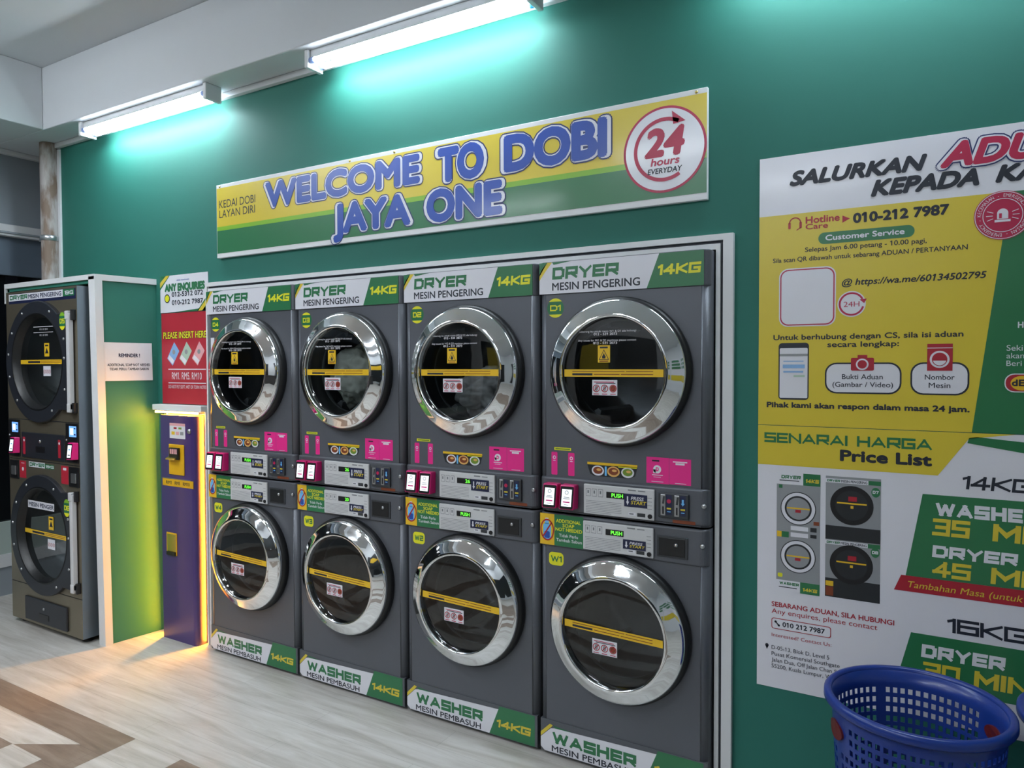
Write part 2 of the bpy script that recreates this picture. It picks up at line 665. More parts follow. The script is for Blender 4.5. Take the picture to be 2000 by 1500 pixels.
struct(b.build('trim_1', bevel=0.004))

# other walls, seen only in reflections
b = MB()
b.box((XR, YF, 0), (XR + 0.1, 0.12, ZC), 'white_paint')
for i in range(5):
    y0 = -1.2 - 0.95 * i
    b.box((XR - 0.01, y0 - 0.8, 0.9), (XR + 0.01, y0, 2.5), 'vinyl_white')
    for j in range(3):
        b.box((XR - 0.014, y0 - 0.72, 1.75 + 0.24 * j), (XR + 0.01, y0 - 0.08, 1.92 + 0.24 * j), 'vinyl_green')
    b.box((XR - 0.014, y0 - 0.8, 0.9), (XR + 0.01, y0, 1.3), 'vinyl_yellow')
struct(b.build('wall_right'))
b = MB()
b.box((XL - 0.1, YF - 0.1, 0), (XR + 0.1, YF, ZC), 'white_paint')
b.box((-1.6, YF - 0.05, 0.2), (1.3, YF + 0.02, 2.5), 'dark_room')
b.box((1.8, YF - 0.05, 0.2), (4.9, YF + 0.02, 2.4), 'dark_room')
b.box((-1.3, YF - 0.05, 1.5), (-0.3, YF + 0.03, 2.3), 'vinyl_yellow')
b.box((2.2, YF - 0.05, 1.7), (3.4, YF + 0.03, 2.2), 'vinyl_deep_yellow')
b.box((0.0, YF, 0.0), (2.6, YF + 0.7, 0.95), 'charcoal_dark')
b.box((0.0, YF, 0.95), (2.7, YF + 0.8, 1.0), 'print_dark')
struct(b.build('wall_front'))

b = MB()
b.box((XL - 0.1, YF - 0.1, ZC), (XR + 0.1, 0.35, ZC + 0.1), 'white_paint')
struct(b.build('ceiling'))
b = MB()
b.box((XL, BEAM_Y, ZS), (XR, 0.119, ZC), 'white_paint')
struct(b.build('ceiling_beam', bevel=0.006))
b = MB()
b.box((XL, YF, ZS), (BEAM_X, BEAM_Y, ZC), 'white_paint')
struct(b.build('ceiling_beam', bevel=0.006))
b = MB()
b.box((XG - 0.02, -0.03, ZS - 0.032), (XR, 0.0, ZS - 0.001), 'white_trim')
struct(b.build('trim_2', bevel=0.004))
b = MB()
b.box((XL, YF, ZS - 0.03), (XL + 0.05, 0.2, ZS - 0.001), 'white_trim')
struct(b.build('trim_3', bevel=0.004))
b = MB()
b.box((XG - 0.03, -0.012, 0), (XG + 0.004, 0.12, ZS - 0.04), 'white_trim')
struct(b.build('trim_4'))

# white frame round the machine opening
b = MB()
FW = 2.8605
FT = 2.070
fy0, fy1 = -0.022, 0.0
# outer member
b.box((OX0 - 0.043, fy0, FT - 0.022), (FW, fy1, FT), 'white_trim')
b.box((FW - 0.036, fy0, 0), (FW, fy1, FT - 0.022), 'white_trim')
b.box((OX0 - 0.043, fy0, 0), (OX0 - 0.031, fy1, FT - 0.022), 'white_trim')
# groove
b.box((OX0 - 0.031, fy0 + 0.014, FT - 0.034), (FW - 0.036, fy1, FT - 0.022), 'groove')
b.box((FW - 0.046, fy0 + 0.014, 0), (FW - 0.036, fy1, FT - 0.034), 'groove')
b.box((OX0 - 0.031, fy0 + 0.014, 0), (OX0 - 0.023, fy1, FT - 0.034), 'groove')
# inner member
b.box((OX0 - 0.023, fy0, OZ - 0.02), (FW - 0.046, fy1, FT - 0.034), 'white_trim')
b.box((OX1 - 0.004, fy0, 0), (FW - 0.046, fy1, OZ - 0.02), 'white_trim')
struct(b.build('trim_5'))

# boxed-in partition round the tall dryer (its outer corner leans a little)
PA0, PB0 = Vector((-0.584, -0.330, 0)), Vector((-0.538, 0.0, 0))
PA1, PB1 = Vector((-0.632, -0.330, 2.112)), Vector((-0.580, 0.0, 2.112))
b = MB()
th = 0.05
b.hexa([PA0 + Vector((-th, 0, 0)), PA0, PB0, PB0 + Vector((-th, 0, 0))],
       [PA1 + Vector((-th, 0, 0)), PA1, PB1, PB1 + Vector((-th, 0, 0))], 'partition_green')
b.box((-1.63, -0.330, 2.075), (-0.69, -0.30, 2.112), 'partition_green')
b.box((-1.63, -0.30, 2.09), (-0.66, 0.0, 2.11), 'partition_green')
b.box((-1.63, -0.330, 0.0), (-1.605, 0.0, 2.09), 'partition_green')
struct(b.build('wall_partition'))
b = MB()
e = 0.012
# upright corner trim
b.hexa([PA0 + Vector((-0.05, -e, 0)), PA0 + Vector((e, -e, 0)), PA0 + Vector((e + .003, 0.03, 0)), PA0 + Vector((-0.05, 0, 0))],
       [PA1 + Vector((-0.05, -e, 0)), PA1 + Vector((e, -e, 0)), PA1 + Vector((e + .003, 0.03, 0)), PA1 + Vector((-0.05, 0, 0))], 'white_trim')
b.box((-1.645, -0.342, 2.095), (-0.625, -0.322, 2.124), 'white_trim')
b.box((-1.645, -0.342, 2.0), (-1.63, -0.33, 2.095), 'white_trim')
d = (PB1 - PA1)
b.hexa([PA1 + Vector((-0.02, 0, -0.022)), PA1 + Vector((e, 0, -0.022)), PB1 + Vector((e, 0, -0.022)), PB1 + Vector((-0.02, 0, -0.022))],
       [PA1 + Vector((-0.02, 0, 0.012)), PA1 + Vector((e, 0, 0.012)), PB1 + Vector((e, 0, 0.012)), PB1 + Vector((-0.02, 0, 0.012))], 'white_trim')
struct(b.build('trim_6'))


# ------------------------------------------------------------------ fluorescent lights
def tube_light(loc, label, length=1.2, glow='tube_glow', group=None, down=0.054):
    t = thing('fluorescent_light', label, 'light', loc, group)
    L = length / 2
    MB().box((-L, -0.035, -0.038), (L, 0.035, 0), 'white_trim').build('batten', t, bevel=0.004)
    for sx in (-1, 1):
        MB().box((sx * (L + 0.012) - 0.012, -0.05, -0.085), (sx * (L + 0.012) + 0.012, 0.05, -0.0), 'white_trim').build('lamp_holder', t, bevel=0.004)
    for yy, zz in ((-0.032, -down + 0.004), (0.03, -down - 0.004)):
        tb = MB()                    # tubes with an opaque white back: only the lower side glows
        nq, xa, xb = 24, -L + 0.03, L - 0.03
        ring = [(yy + 0.0145 * math.cos(2 * PI * (q + .5) / nq), zz + 0.0145 * math.sin(2 * PI * (q + .5) / nq)) for q in range(nq)]
        for q in range(nq):
            p0, p1 = ring[q], ring[(q + 1) % nq]
            up = math.sin(2 * PI * (q + 1) / nq) > 0.3
            tb.add([(xa, *p0), (xb, *p0), (xb, *p1), (xa, *p1)], [(0, 1, 2, 3)], 'white_trim' if up else glow, True)
        tb.build('tube', t)
        for sx in (-1, 1):
            x0, x1 = sorted((sx * (L - 0.03), sx * (L)))
            MB().lathe([(0.0142, x0), (0.0142, x1)], 'tube_cap' if sx < 0 or yy < 0 else 'tube_cap_teal', (0, yy, zz), 'x', 20, cap=True).build('tube_cap', t)
    return t


tube_light((-0.455, -0.125, ZS), 'white twin-tube fluorescent light under the ceiling beam at left, the one near the corner pipe', 1.17)
tube_light((1.505, -0.125, ZS), 'white twin-tube fluorescent light under the beam above the yellow welcome sign', 1.19)
tube_light((3.44, -0.125, ZS), 'white twin-tube fluorescent light under the beam above the posters, just out of the photo', 1.19)
for x, y in ((-0.9, -1.9), (1.6, -3.4), (-0.7, -4.6), (2.4, -5.0)):
    tube_light((x, y, ZC), 'white twin-tube ceiling light out in the middle of the room', 1.2, 'room_tube_glow', 'ceiling lights out in the room')


def track_spot(x, y, tilt, watts):
    t = thing('track_spotlight', 'small white track spotlight on the ceiling, facing the machines', 'light', (x, y, ZC), 'track spotlights facing the machines')
    MB().box((-0.15, -0.016, -0.02), (0.15, 0.016, 0), 'white_trim').build('track', t)
    MB().lathe([(0.008, -0.09), (0.008, -0.02)], 'white_trim', (0, 0, 0), 'z', 16, cap=True).build('stem', t)
    h = MB().lathe([(0.0003, 0.07), (0.035, 0.07), (0.04, 0.06), (0.045, -0.06), (0.038, -0.06), (0.034, 0.03), (0.0003, 0.03)], 'white_trim', (0, 0, 0), 'z', 24).build('lamp_head', t)
    h.location = (0, 0, -0.13)
    h.rotation_euler = (tilt, 0, 0)
    ld = bpy.data.lights.new('spot_bulb', 'SPOT')
    ld.energy = watts
    ld.color = (0.90, 0.95, 1.0)
    ld.spot_size = math.radians(125)
    ld.spot_blend = 1.0
    ld.shadow_soft_size = 0.12
    lo = bpy.data.objects.new('spot_bulb', ld)
    COL.objects.link(lo)
    lo.parent = h
    lo.location = (0, 0, -0.075)


for x, y, w_ in ((-0.9, -2.3, 14), (0.4, -2.3, 19), (1.7, -2.3, 11)):
    track_spot(x, y, math.radians(12), w_)



# ------------------------------------------------------------------ 14 kg machines
DY = -0.0717                # front plane of the row
PITCHX = 0.70
MW = 0.692
DCX, DR = 0.345, 0.205      # door centre and glass radius


def plan(x0, x1, y0, y1, r):
    pts = [(x1, y1), (x0, y1)]
    for cx, a0 in ((x0 + r, 180), (x1 - r, 270)):
        for k in range(7):
            a = math.radians(a0 + 15 * k)
            pts.append((cx + r * math.cos(a), y0 + r + r * math.sin(a)))
    return pts


def machine_body(t, z0, z1, dz):
    """cabinet with rounded front corners and a round door hole"""
    b = MB()
    R = 0.03
    n = 96
    hr = 0.25
    # front plate with hole, between x R..MW-R
    x0, x1 = R, MW - R
    angs = sorted(set([2 * PI * i / n for i in range(n)] + [math.atan2(z - dz, x - DCX) % (2 * PI) for x in (x0, x1) for z in (z0, z1)]))
    ins, outs = [], []
    for a in angs:
        ca, sa = math.cos(a), math.sin(a)
        ts = []
        if abs(ca) > 1e-9:
            ts.append(((x1 if ca > 0 else x0) - DCX) / ca)
        if abs(sa) > 1e-9:
            ts.append(((z1 if sa > 0 else z0) - dz) / sa)
        tt = min(ts)
        ins.append((DCX + hr * ca, 0, dz + hr * sa))
        outs.append((DCX + tt * ca, 0, dz + tt * sa))
    k = len(angs)
    b.add(ins + outs, [(i, (i + 1) % k, k + (i + 1) % k, k + i) for i in range(k)], 'charcoal')
    side = []
    for cx, a0 in ((R, 180), (MW - R, 270)):
        side.append([(cx + R * math.cos(math.radians(a0 + 15 * j)), R + R * math.sin(math.radians(a0 + 15 * j))) for j in range(7)])
    yb = 0.62
    ring = [(0, yb)] + side[0]
    ring2 = side[1] + [(MW, yb)]
    for rg in (ring, ring2):
        m = len(rg)
        b.add([(p[0], p[1], z0) for p in rg] + [(p[0], p[1], z1) for p in rg], [(i, i + 1, m + i + 1, m + i) for i in range(m - 1)], 'charcoal', True)
    full = ring + ring2
    for z in (z0, z1):
        b.add([(p[0], p[1], z) for p in full], [tuple(range(len(full)))], 'charcoal')
    b.add([(0, yb, z0), (MW, yb, z0), (MW, yb, z1), (0, yb, z1)], [(0, 1, 2, 3)], 'charcoal_dark')
    return b.build('body', t)


def make_door(t, dz):
    c = (DCX, 0, dz)
    door = MB().lathe([(0.273, 0.034), (0.274, 0.044), (0.270, 0.051), (0.262, 0.055), (0.240, 0.067), (0.222, 0.0775), (0.214, 0.081), (0.208, 0.080), (0.2055, 0.074), (0.205, 0.058)], 'chrome', c).build('door', t)
    door['label'] = 'chrome ringed round glass door'
    MB().lathe([(0.262, 0.0), (0.286, 0.0), (0.287, 0.012), (0.284, 0.026), (0.274, 0.036), (0.262, 0.036)], 'rubber', c).build('door_gasket', door)
    MB().lathe([(0.2055, 0.060), (0.17, 0.063), (0.10, 0.0655), (0.0005, 0.066)], 'door_glass', c).build('door_glass', door)
    MB().lathe([(0.2055, 0.058), (0.2, 0.03), (0.196, -0.02), (0.20, -0.03)], 'plastic_black', c).build('inner_rim', door)
    dr = MB().lathe([(0.25, 0.0), (0.20, -0.02), (0.20, -0.05), (0.245, -0.06), (0.245, -0.42), (0.20, -0.44), (0.05, -0.445), (0.0005, -0.445)], 'drum_steel', c)
    for k in range(3):
        a = PI / 2 + k * 2 * PI / 3 + 0.4
        ca, sa = math.cos(a), math.sin(a)
        pts = []
        for rr, w in ((0.244, 0.03), (0.19, 0.008)):
            pts += [(DCX + rr * ca - w * sa, dz + rr * sa + w * ca), (DCX + rr * ca + w * sa, dz + rr * sa - w * ca)]
        dr.prism([pts[0], pts[1], pts[3], pts[2]], 'y', 0.08, 0.42, 'drum_steel')
    dr.build('drum', t)
    return door


def tape_sticker(door, dz, z0, z1, tilt=0.0):
    g = Dec((DCX, -0.0665, dz), (1, 0, 0))
    hz = (z0 + z1) / 2
    h = (z1 - z0) / 2
    w = 0.199
    g.poly([(-w, hz - h + tilt), (w, hz - h - tilt), (w, hz + h - tilt), (-w, hz + h + tilt)], 'vinyl_deep_yellow')
    g.lay(1)
    f = lambda x: -tilt * x / w
    g.poly([(-0.165, hz - 0.009 + f(-.165)), (-0.08, hz - 0.009 + f(-.08)), (-0.08, hz - 0.001 + f(-.08)), (-0.165, hz - 0.001 + f(-.165))], 'vinyl_ink')
    for x0, x1, zz in ((-0.165, 0.05, 0.006), (0.055, 0.16, 0.006), (-0.075, 0.03, -0.005), (0.035, 0.16, -0.005)):
        g.poly([(x0, hz + zz - .0014 + f(x0)), (x1, hz + zz - .0014 + f(x1)), (x1, hz + zz + .0014 + f(x1)), (x0, hz + zz + .0014 + f(x0))], 'vinyl_brown')
    g.build('warning_tape', door, 'yellow warning strip across the glass')


def forbid_sticker(door, dz, cx, cz):
    g = Dec((DCX, -0.067, dz), (1, 0, 0))
    w, h = 0.051, 0.029
    g.rect(cx - w, cz - h, cx + w, cz + h, 'vinyl_white').lay(1)
    g.rect(cx - 0.044, cz + 0.0195, cx + 0.038, cz + 0.0225, 'vinyl_crimson')
    g.rect(cx - 0.036, cz + 0.0145, cx + 0.044, cz + 0.0175, 'vinyl_ink')
    for k in range(3):
        x = cx - 0.034 + 0.034 * k
        g.lay(1).disc(x, cz - 0.003, 0.007 if k < 2 else 0.011, ('print_grey', 'print_grey', 'vinyl_brown')[k], ry=0.011)
        g.lay(2).ring(x, cz - 0.003, 0.0115, 0.0145, 'vinyl_red').line((x - 0.009, cz - 0.012), (x + 0.009, cz + 0.006), 0.003, 'vinyl_red')
        g.rect(x - 0.011, cz - 0.0255, x + 0.011, cz - 0.0225, 'vinyl_crimson')
    g.build('forbidden_items_sticker', door, 'white sticker with three red prohibition circles')


def flame_sticker(door, dz, cx, cz):
    g = Dec((DCX, -0.067, dz), (1, 0, 0))
    w, h = 0.025, 0.0325
    g.rect(cx - w, cz - h, cx + w, cz + h, 'vinyl_deep_yellow').lay(1)
    g.poly([(cx - 0.021, cz - 0.022), (cx + 0.021, cz - 0.022), (cx, cz + 0.017)], 'vinyl_ink').lay(2)
    g.poly([(cx - 0.017, cz - 0.0195), (cx + 0.017, cz - 0.0195), (cx, cz + 0.0125)], 'vinyl_deep_yellow').lay(3)
    g.poly([(cx - 0.006, cz - 0.017), (cx + 0.006, cz - 0.017), (cx + 0.0075, cz - 0.009), (cx + 0.003, cz - 0.004), (cx + 0.001, cz + 0.004), (cx - 0.004, cz - 0.005), (cx - 0.0075, cz - 0.010)], 'vinyl_ink')
    g.rect(cx - 0.016, cz + 0.021, cx + 0.016, cz + 0.0275, 'vinyl_ink')
    g.rect(cx - 0.018, cz - 0.029, cx + 0.018, cz - 0.0255, 'vinyl_brown')
    g.build('flame_sticker', door, 'yellow flame warning sticker')


def control_plate(t, x0, z0, x1, z1, msg, coin_dot=True):
    p = MB().box((x0, -0.0105, z0), (x1, 0.0, z1), 'panel_grey').build('control_panel', t, bevel=0.003)
    W_, H = x1 - x0, z1 - z0
    g = Dec((x0, -0.0105, z0), (1, 0, 0))
    X = lambda f: f * W_
    Z = lambda f: f * H
    for k in range(3):
        g.lay(0).rect(X(.035 + .09 * k), Z(.60), X(.105 + .09 * k), Z(.86), 'line_grey')
        g.lay(1).rect(X(.040 + .09 * k), Z(.615), X(.100 + .09 * k), Z(.845), 'panel_grey')
        g.lay(2).rect(X(.060 + .09 * k), Z(.70), X(.080 + .09 * k), Z(.80), 'line_grey')
    for k in range(8):
        g.lay(0).rect(X(.035), Z(.06 + .055 * k), X(.55 if k else .4), Z(.072 + .055 * k), 'line_grey')
    g.rect(X(.64), Z(.9), X(.75), Z(.94), 'line_grey').rect(X(.78), Z(.9), X(.88), Z(.93), 'line_grey')
    for k in range(4):
        g.rect(X(.91), Z(.35 + .12 * k), X(.97), Z(.365 + .12 * k), 'line_grey')
    g.rect(X(.65), Z(.10), X(.75), Z(.20), 'vinyl_white').rect(X(.77), Z(.08), X(.88), Z(.2), 'charcoal_dark')
    g.lay(1).rect(X(.66), Z(.13), X(.72), Z(.17), 'line_grey')
    g.build('panel_print', p)
    MB().lathe([(0.0085, 0.0), (0.0085, 0.004)], 'plastic_black', (x0 + X(.945), -0.0105, z0 + Z(.13)), n=24, cap=True).build('start_button', p)
    dx0, dx1, dz0, dz1 = x0 + X(.335), x0 + X(.59), z0 + Z(.60), z0 + Z(.805)
    MB().box((dx0, -0.0125, dz0), (dx1, -0.0102, dz1), 'plastic_black').build('display', p, bevel=0.001)
    g = Dec((dx0, -0.0127, dz0), (1, 0, 0))
    w, h = dx1 - dx0, dz1 - dz0
    if len(msg) > 2:
        g.text(msg, w * .30, h * .2, w * .94, h * .8, 'led_green', 0.03)
    else:
        g.text(msg, w * .60, h * .2, w * .94, h * .8, 'led_green', 0.03)
    g.build('display_digits', p, 'glowing green digits')
    return p


def start_sticker(p, x0, z0, x1, z1):
    g = Dec((x0, -0.0108, z0), (1, 0, 0)).lay(3)
    w, h = x1 - x0, z1 - z0
    g.rect(0, 0, w, h, 'vinyl_navy').lay(4)
    g.poly([(w * .08, h * .40), (w * .15, h * .12), (w * .22, h * .40), (w * .18, h * .40), (w * .18, h * .80), (w * .12, h * .80), (w * .12, h * .40)], 'vinyl_white')
    g.text('PRESS', w * .29, h * .54, w * .86, h * .80, 'vinyl_white', 0.02, 0.2)
    g.text('START', w * .29, h * .22, w * .97, h * .48, 'vinyl_yellow', 0.03, 0.2)
    g.build('press_start_sticker', p, 'navy press start sticker')


def lock_barrel(t, x, z):
    MB().lathe([(0.0085, 0.0), (0.0085, 0.004), (0.006, 0.0065), (0.0003, 0.0065)], 'brushed', (x, -0.008, z), n=24).build('lock', t)


def terminal(t, x, z0, z1, w):
    """pink cashless payment terminal with a lit screen, leaning back a little"""
    h = z1 - z0
    b = MB()
    b.hexa([(x, -0.054, z0), (x + w, -0.050, z0), (x + w + 0.003, -0.006, z0), (x, -0.006, z0)],
           [(x + 0.004, -0.046, z1), (x + w + 0.004, -0.042, z1), (x + w + 0.005, -0.006, z1), (x + 0.003, -0.006, z1)], 'plastic_pink')
    o = b.build('payment_terminal', t, bevel=0.005, seg=3)
    o['label'] = 'pink cashless payment terminal with lit screen'
    u = Vector((w, 0.004, 0)).normalized()
    v = Vector((0.004, 0.008, h)).normalized()
    g = Dec((x + 0.0005, -0.0545, z0), u, v)
    L = v.dot(Vector((0.004, 0.008, h)))
    g.rrect(w * .06, L * .04, w * .95, L * .94, 0.005, 'plastic_black')
    g.build('bezel', o)
    g = Dec((x + 0.0005, -0.055, z0), u, v)
    g.rect(w * .17, L * .14, w * .84, L * .83, 'screen_white').lay(1)
    g.ring(w * .5, L * .70, w * .09, w * .13, 'line_grey')
    for k, (a, bb) in enumerate(((.32, .7), (.28, .74))):
        g.rect(w * a, L * (.50 - .06 * k), w * bb, L * (.525 - .06 * k), 'line_grey')
    g.rect(w * .28, L * .29, w * .74, L * .34, 'vinyl_pink')
    g.rect(w * .36, L * .20, w * .66, L * .22, 'line_grey')
    g.build('screen', o, 'lit white screen')


def coin_slots(t):
    x0, z0, x1, z1 = 0.508, 1.035, 0.622, 1.127
    o = MB().box((x0, -0.0105, z0), (x1, -0.0, z1), 'charcoal_dark').build('coin_acceptor', t, bevel=0.003)
    for k in range(2):
        cx = x0 + 0.010 + 0.052 * k
        MB().box((cx, -0.0135, z0 + 0.008), (cx + 0.019, -0.010, z1 - 0.006), 'brushed').build('coin_plate', o, bevel=0.002)
        g = Dec((cx, -0.0137, z0), (1, 0, 0))
        g.poly([(0.006, 0.052), (0.014, 0.052), (0.0175, 0.08), (0.010, 0.08)], 'charcoal_dark')
        g.rect(0.007, 0.014, 0.013, 0.042, 'plastic_black')
        g.build('coin_slot', o)
        g = Dec((cx + 0.021, -0.0108, z0), (1, 0, 0))
        g.rect(0, 0.012, 0.021, 0.085, 'vinyl_navy').lay(1)
        if k == 0:
            g.disc(0.0105, 0.062, 0.008, 'vinyl_crimson')
        else:
            g.poly([(0.003, 0.058), (0.0105, 0.048), (0.018, 0.058), (0.014, 0.058), (0.014, 0.072), (0.007, 0.072), (0.007, 0.058)], 'vinyl_sky')
        g.rect(0.002, 0.032, 0.019, 0.038, 'vinyl_yellow').rect(0.004, 0.022, 0.017, 0.025, 'vinyl_sky')
        g.build('coin_sticker', o)


def header_art(t, k):
    g = Dec((0, -0.007, 0), (1, 0, 0))
    zb, zt = 1.8835 - ZD, 2.009 - ZD
    y = lambda z: z - ZD
    g.poly([(0.004, zb), (0.458, zb), (0.506, zt), (0.004, zt)], 'vinyl_white')
    g.poly([(0.458, zb), (0.672, zb), (0.672, zt), (0.506, zt)], 'vinyl_green')
    g.lay(1)
    g.poly([(0.004, y(1.955)), (0.040, zt), (0.004, zt)], 'vinyl_green')
    g.poly([(0.004, y(1.938)), (0.030, y(1.972)), (0.062, zt), (0.040, zt), (0.016, y(1.984)), (0.004, y(1.962))], 'vinyl_yellow')
    g.poly([(0.062, zt), (0.068, y(1.999)), (0.150, zt)], 'vinyl_green')
    g.block('DRYER', 0.062, y(1.940), 0.348, y(1.988), 'vinyl_green', 0.26, 0.06)
    g.text('MESIN PENGERING', 0.062, y(1.897), 0.432, y(1.926), 'vinyl_ink', 0.02)
    g.block('14KG', 0.498, y(1.929), 0.663, y(1.968), 'vinyl_bright_yellow', 0.25, 0.10)
    g.build('header_banner', t, 'white and green banner reading DRYER MESIN PENGERING 14KG')


ZD = 1.006
POS_NAME = {1: 'nearest, beside the price poster', 2: 'second from the price poster', 3: 'third from the price poster', 4: 'farthest, beside the purple changer'}


def make_dryer(k, msg):
    x = PITCHX * (4 - k)
    t = thing('dryer', f'charcoal stacked dryer badged D{k}, {POS_NAME[k]}', 'dryer', (x, DY, ZD), 'charcoal 14KG dryers in the upper row')
    dz = 1.572 - ZD
    machine_body(t, 0.003, 2.010 - ZD, dz)
    # header board and control band
    MB().prism(plan(0.001, MW - 0.001, -0.006, 0.05, 0.028), 'z', 1.8815 - ZD, 2.012 - ZD, 'charcoal').build('header_panel', t, bevel=0.004)
    MB().prism(plan(0.001, MW - 0.001, -0.008, 0.05, 0.03), 'z', 0.008, 1.1485 - ZD, 'charcoal').build('control_band', t, bevel=0.008, seg=3)
    header_art(t, k)
    door = make_door(t, dz)
    tape_sticker(door, dz, 1.554 - 1.572, 1.582 - 1.572)
    forbid_sticker(door, dz, -0.030, 1.513 - 1.572)
    flame_sticker(door, dz, -0.033, 1.640 - 1.572)
    g = Dec((DCX, -0.067, dz), (1, 0, 0))
    g.text(f'Sebarang isu untuk mesin W{k} & D{k} sila hubungi', -0.135, 1.722 - 1.572, 0.095, 1.7295 - 1.572, 'vinyl_white')
    g.text('012 - 531 2073', -0.075, 1.711 - 1.572, 0.020, 1.7195 - 1.572, 'vinyl_white', 0.02)
    g.text(f'Any issues for W{k} & D{k} machines please contact', -0.140, 1.688 - 1.572, 0.095, 1.6955 - 1.572, 'vinyl_white')
    g.text('012 - 531 2073', -0.077, 1.677 - 1.572, 0.020, 1.6855 - 1.572, 'vinyl_white', 0.02)
    g.build('contact_lettering', door, 'small white contact lettering on the glass')
    # badge
    g = Dec((0.073, 0, 1.827 - ZD), (1, 0, 0))
    g.disc(0, 0, 0.037, 'vinyl_green').lay(1)
    g.disc(0, 0, 0.0385, 'vinyl_bright_yellow', a0=42, a1=138, n=16).disc(0, 0, 0.0385, 'vinyl_bright_yellow', a0=222, a1=318, n=16)
    g.block(f'D{k}', -0.024, -0.012, 0.024, 0.012, 'vinyl_bright_yellow', 0.22, 0.0)
    g.build('number_badge', t, f'round green badge D{k}')
    # stickers under the door
    y = lambda z: z - ZD
    g = Dec((0, 0, 0), (1, 0, 0))
    g.rect(0.067, y(1.257), 0.142, y(1.268), 'vinyl_bright_yellow').lay(1).rect(0.072, y(1.260), 0.137, y(1.265), 'vinyl_food_green')
    g.build('label_strip', t, 'narrow yellow strip sticker')
    for xa, xb in ((0.054, 0.081), (0.129, 0.157)):
        g = Dec((xa, 0, y(1.157)), (1, 0, 0))
        w = xb - xa
        g.rrect(0, 0, w, 0.092, 0.004, 'vinyl_pink').lay(1).ring(w / 2, 0.070, 0.004, 0.007, 'vinyl_white').rect(w * .3, 0.056, w * .7, 0.059, 'vinyl_white')
        g.build('pink_slip_sticker', t)
    g = Dec((0.213, 0, y(1.165)), (1, 0, 0))
    g.poly([(0, 0.052), (0, 0.042), (0.012, 0.008), (0.03, 0), (0.175, 0), (0.198, 0.010), (0.207, 0.042), (0.207, 0.052)], 'print_dark').lay(1)
    g.rect(0, 0.044, 0.207, 0.054, 'vinyl_deep_yellow').rect(0.13, 0.040, 0.205, 0.046, 'vinyl_bright_yellow')
    for cx, c1, c2 in ((0.045, 'vinyl_white', 'vinyl_brown'), (0.110, 'vinyl_tan', 'vinyl_brown'), (0.168, 'vinyl_white', 'vinyl_food_green')):
        g.lay(1).disc(cx, 0.022, 0.026, c1, ry=0.020).lay(2).disc(cx, 0.023, 0.020, c2, ry=0.014).lay(3).disc(cx + 0.004, 0.026, 0.010, 'vinyl_tan', ry=0.005)
    g.lay(2).rect(0.074, 0.004, 0.082, 0.04, 'vinyl_sky')
    g.build('food_sticker', t, 'sticker with three pictures of food')
    g = Dec((0.456, 0, y(1.156)), (1, 0, 0))
    g.rect(0, 0, 0.087, 0.098, 'vinyl_pink').rect(0.088, 0.001, 0.170, 0.097, 'vinyl_pink').lay(1)
    g.rect(0.022, 0.082, 0.050, 0.088, 'vinyl_ink').disc(0.042, 0.053, 0.0155, 'vinyl_white').rect(0.0265, 0.0375, 0.036, 0.052, 'vinyl_white')
    g.rect(0.022, 0.030, 0.064, 0.033, 'vinyl_white').rect(0.028, 0.023, 0.056, 0.025, 'vinyl_white').rect(0.02, 0.006, 0.066, 0.008, 'vinyl_white')
    g.lay(2).text('D', 0.037, 0.047, 0.0485, 0.060, 'vinyl_pink', 0.05)
    g.lay(1).rect(0.102, 0.083, 0.156, 0.087, 'vinyl_white').rect(0.112, 0.074, 0.146, 0.081, 'vinyl_white').rect(0.110, 0.005, 0.152, 0.007, 'vinyl_white')
    g.build('payment_sticker', t, 'two square pink payment stickers')
    # control band
    p = control_plate(t, 0.205, y(1.018), 0.493, y(1.134), msg)
    p.location.y = -0.008
    start_sticker(p, 0.375, y(1.062), 0.466, y(1.111))
    for xx in (0.036, 0.112):
        terminal(t, xx, y(1.030), y(1.127), 0.062)
    coin_slots(t)
    for o in t.children:
        if o.name.startswith('coin_acceptor'):
            o.location = (0, -0.008, -ZD)
    lock_barrel(t, 0.676, y(1.089))
    g = Dec((0, -0.008, 0), (1, 0, 0))
    g.rect(0.56, y(1.017), 0.645, y(1.029), 'vinyl_brown')
    g.build('band_label', t)
    if k == 4:
        g = Dec((0.0295, 0, y(1.60)), (1, 0, 0))
        g.rect(0, 0, 0.03, 0.155, 'vinyl_white').lay(1).text('0', 0.01, 0.05, 0.018, 0.057, 'line_grey')
        g.build('paper_strip', t, 'white paper strip at the left edge')
    return t


